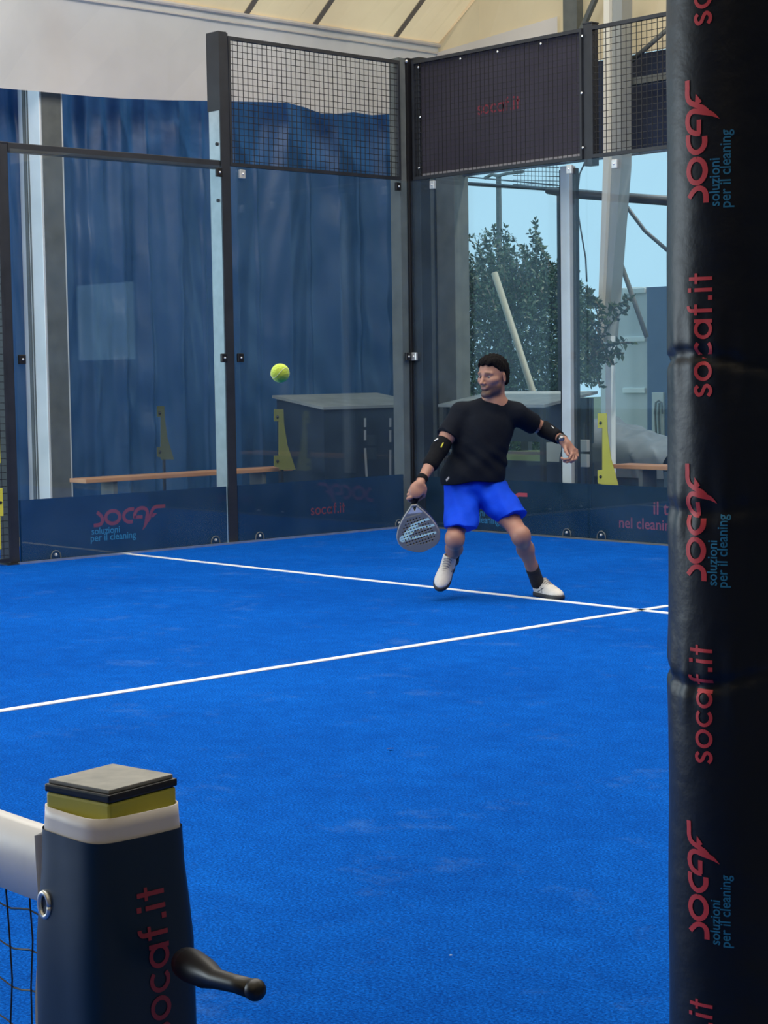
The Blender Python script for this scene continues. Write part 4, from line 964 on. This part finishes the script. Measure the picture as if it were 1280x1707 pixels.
obj('sleeve_mark', tube(bmesh.new(), [P(919, 710, .03), P(923, 714, .025)], [.003, .003], 8), STEELW, sl)
tubeseg('wristband', elR, wrR,   .92, 1.06, .0335, .0335, SLV, 4)
wt = tubeseg('wristwatch', elL, wrL, .90, 1.02, .0325, .0325, BLACK, 4)
p = P(936, 731, -.045); obj('watch_case', tube(bmesh.new(), [p, p+TC*.010], [.017, .016], 20), mat('watch_steel', (.25, .25, .26), .3, metal=.8), wt, True)
# socks and shoes
SOCK = mat('black_sock', (.008, .010, .016), .85, bump=(90, .2))
obj('sock', tube(bmesh.new(), [L2(knR, anR, t) for t in (.80, .9, 1.0, 1.1)], [.0415, .0405, .040, .042], 20), SOCK, per, True)
so = obj('sock', tube(bmesh.new(), [L2(knL, anL, t) for t in (.74, .82, .9, 1.0, 1.14)], [.0415, .041, .0395, .040, .042], 20), SOCK, per, True)
obj('sock_stripe', tube(bmesh.new(), [L2(knL, anL, t)-SR*.037+TC*.012 for t in (.76, .95)], [.007, .006], 8), mat('teal_stripe', (.01, .30, .28), .7), so, True)
SHOE = mat('white_shoe_mesh', (.62, .60, .56), .6, noise=(30, (.72, .70, .66), 3), bump=(120, .2)); SOLE = mat('black_sole', (.02, .022, .028), .6)
def shoe(heel, toe, upv, label):
    """heel, toe: points on the sole's underside"""
    l = nrm(toe-heel); up = nrm(upv-l*(upv@l)); s = np.cross(up, l); Ln = np.linalg.norm(toe-heel); A = np.array([l, s, up])
    W = lambda a, b, c: heel+l*a+s*b+up*c
    k = Ln/.29
    def shp(G, X, Y, Z): return np.maximum(G, -((X-heel[0])*up[0]+(Y-heel[1])*up[1]+(Z-heel[2])*up[2]-.024))
    up_ = implicit([ell(W(.05*k, 0, .050), A, (.058, .036, .044), .03), ell(W(.12*k, 0, .040), A, (.085, .038, .040), .04), ell(W(.205*k, 0, .028), A, (.078, .046, .036), .04), cap(W(.045*k, 0, .075), W(.055*k, 0, .09), .036, .037, .02), cap(W(.10*k, 0, .070), W(.17*k, 0, .052), .022, .018, .03)], .0035, [cap(W(.050*k, 0, .10), W(.050*k, 0, .20), .028, .028, .01)], shp)
    t_ = obj('shoe', up_, SHOE, per, True); t_['label'] = label
    def shp2(G, X, Y, Z):
        h = (X-heel[0])*up[0]+(Y-heel[1])*up[1]+(Z-heel[2])*up[2]; return np.maximum(np.maximum(G, h-.026), -h)
    so_ = implicit([ell(W(.055*k, 0, .014), A, (.062, .040, .04), .03), ell(W(.13*k, 0, .014), A, (.08, .038, .04), .04), ell(W(.21*k, 0, .014), A, (.082, .050, .04), .04)], .0035, (), shp2)
    obj('sole', so_, SOLE, t_, True)
    bm = bmesh.new()
    for i in range(6):
        a = (.095+i*.016)*k; h = .110-i*.0068
        tube(bm, [W(a, -.024, h-.012), W(a+.004, -.012, h+.001), W(a+.006, 0, h+.004), W(a+.004, .012, h+.001), W(a, .024, h-.012)], .0026, 6)
    obj('laces', bm, mat('lace_grey', (.38, .36, .34), .8), t_, True)
    for sg in (-1, 1):
        bm = bmesh.new(); tube(bm, [W(.09*k, sg*.041, .034), W(.12*k, sg*.0405, .046), W(.15*k, sg*.040, .060)], .003, 6); tube(bm, [W(.14*k, sg*.043, .030), W(.135*k, sg*.0415, .045), W(.12*k, sg*.038, .060)], .003, 6)
        obj('side_stripe', bm, mat('stripe_grey', (.12, .13, .16), .6), t_, True)
hL = at(893, 992, Z=.0); tL = hL+nrm(SR*.46+TC*.88)*.285
shoe(hL, tL, UP, 'white shoe planted flat on the service line')
# the raised foot: toe low, heel up behind
tR = P(731, 986, -.10); hR_ = tR+nrm(nrm(P(752, 936, .13)-tR))*.275
shoe(hR_, tR, UP*.75+TC*.75, 'white shoe with raised heel')
# racket
def racket():
    RA, RB = P(690, 839, -.24), P(701, 919, -.10)      # throat top, tip of the head (front face centre line)
    y = nrm(RB-RA); f = nrm(TC-SR*.06); f = nrm(f-y*(f@y)); x = np.cross(y, f); x = x if x@SR > 0 else -x; Ln = np.linalg.norm(RB-RA)
    y = nrm(y+x*.0); T = .019
    t = thing('padel_racket', RB, 'grey padel racket with mint stripes held low in his right hand', 'racket')
    W = lambda a, b, c: RA+y*b+x*a+f*c
    # outline half-width against length
    bb = np.array([0, .02, .05, .09, .14, .19, .235, .265, .285, .300])/.300*Ln; ww = np.array([.014, .030, .056, .086, .114, .130, .122, .098, .062, .012])
    bs = np.linspace(0, Ln, 60); hw_ = np.interp(bs, bb, ww)
    ker = np.ones(5)/5; hw_ = np.convolve(np.pad(hw_, 2, mode='edge'), ker, 'valid'); hw_[-1] = .010
    n = 170; m_ = 190; a_ = np.linspace(-.14, .14, n); b_ = np.linspace(-.006, Ln+.006, m_); AA, BB = np.meshgrid(a_, b_, indexing='ij')
    ang = math.radians(-14); 
    def sdf2(a, b):
        w_ = np.interp(b, bs, hw_); sl = np.interp(b, bs, np.abs(np.gradient(hw_, bs))); d = (np.abs(a)-w_)/np.sqrt(1+np.minimum(sl, 3)**2)
        return np.maximum(np.maximum(d, -b), b-Ln)
    def holes(a, b):
        cx, cy = a*math.cos(ang)+b*math.sin(ang), -a*math.sin(ang)+b*math.cos(ang); sp = .0185
        gx, gy = (cx/sp)-np.round(cx/sp), ((cy+.004)/sp)-np.round((cy+.004)/sp); r = np.sqrt(gx**2+gy**2)*sp; return .0052-r
    def post(G, X, Y, Z):
        qx, qy, qz = X-RA[0], Y-RA[1], Z-RA[2]; a = qx*x[0]+qy*x[1]+qz*x[2]; b = qx*y[0]+qy*y[1]+qz*y[2]; c = qx*f[0]+qy*f[1]+qz*f[2]
        d = sdf2(a, b); q1 = d+.006; q2 = np.abs(c)-T+.006
        G2 = np.minimum(np.maximum(q1, q2), 0)+np.sqrt(np.maximum(q1, 0)**2+np.maximum(q2, 0)**2)-.006
        hz = np.minimum(holes(a, b), np.minimum(-(d+.030), np.minimum(b-.085, (Ln-.055)-b)))
        G2 = np.maximum(G2, hz)
        tri = np.maximum(np.abs(a)*2.2+(b-.030)*1.0-.016, .012-b)  # throat opening
        G2 = np.maximum(G2, -tri*.4)
        return G2.astype(np.float32)
    V_, Fc = implicit([cap(W(0, 0, 0), W(0, Ln, 0), .15, .15)], .0021, (), post)
    def tone(co):
        q = co-RA; a, b, c = q@x, q@y, q@f; out = np.ones((len(co), 3))*np.array([.24, .235, .20])
        d = sdf2(a, b); edge = (c < T-.009); out[edge] = (.015, .017, .02); rim = (d > -.007) & ~edge; out[rim] = (.30, .30, .28)
        cx, cy = a*math.cos(ang)+b*math.sin(ang), -a*math.sin(ang)+b*math.cos(ang); face = (c > T-.006) & (d < -.010)
        # three slanted mint bands joined by a diagonal stem, like the print
        kk = Ln/.291
        def seg(a0, b0, a1, b1, w_):
            p = np.array([a0, b0*kk]); e = np.array([a1, b1*kk])-p; t_ = np.clip(((a-p[0])*e[0]+(b-p[1])*e[1])/(e@e), 0, 1); return np.hypot(a-p[0]-t_*e[0], b-p[1]-t_*e[1]) < w_
        mint = seg(-.030, .122, .088, .088, .0078) | seg(-.05, .150, .104, .1325, .0078) | seg(-.098, .204, .100, .179, .0078) | seg(-.094, .198, -.012, .128, .019)
        out[mint & face] = (.72, 1.0, .84)
        white = face & (b < .055) & (d < -.004); out[white] = (.62, .64, .66)
        gold = face & (np.abs(b-.068+a*.2) < .004) & (a < .03); out[gold] = (.45, .38, .22)
        return out
    sobj('racket_head', (V_, Fc), attr_mat('racket_face', .35), t, tone)
    obj('handle', tube(bmesh.new(), [hA-hx*.012, hA+hx*.02, hA+hx*.09, W(0, .006, 0)], [.019, .0165, .0165, .013], 16), SLV, t, True)
    obj('butt_cap', tube(bmesh.new(), [hA-hx*.018, hA-hx*.010], [.018, .021], 16), BLACK, t, True)
racket()

# ------------------------------------------------------------------ litter on the turf
p = at(651, 1249, Z=.004); bm = bmesh.new()
quadprism(bm, [p+np.array(q) for q in ((-.014, -.004, 0), (0, -.008, .004), (.015, .001, .006), (.003, .007, .003), (-.010, .006, .001))], (0, 0, .0012))
tag(obj('dry_leaf', bm, mat('dry_leaf_brown', (.30, .15, .06), .8)), 'tiny brown dry leaf lying alone on the blue turf', 'leaf')
p = at(751, 1593, Z=.004); bm = bmesh.new()
quadprism(bm, [p+np.array(q) for q in ((-.003, -.002, 0), (.003, -.002, .001), (.004, .002, .001), (-.002, .003, 0))], (0, 0, .0015))
tag(obj('paper_scrap', bm, mat('paper_white', (.8, .8, .78), .8)), 'tiny white scrap on the turf near the bottom of the picture', 'scrap')
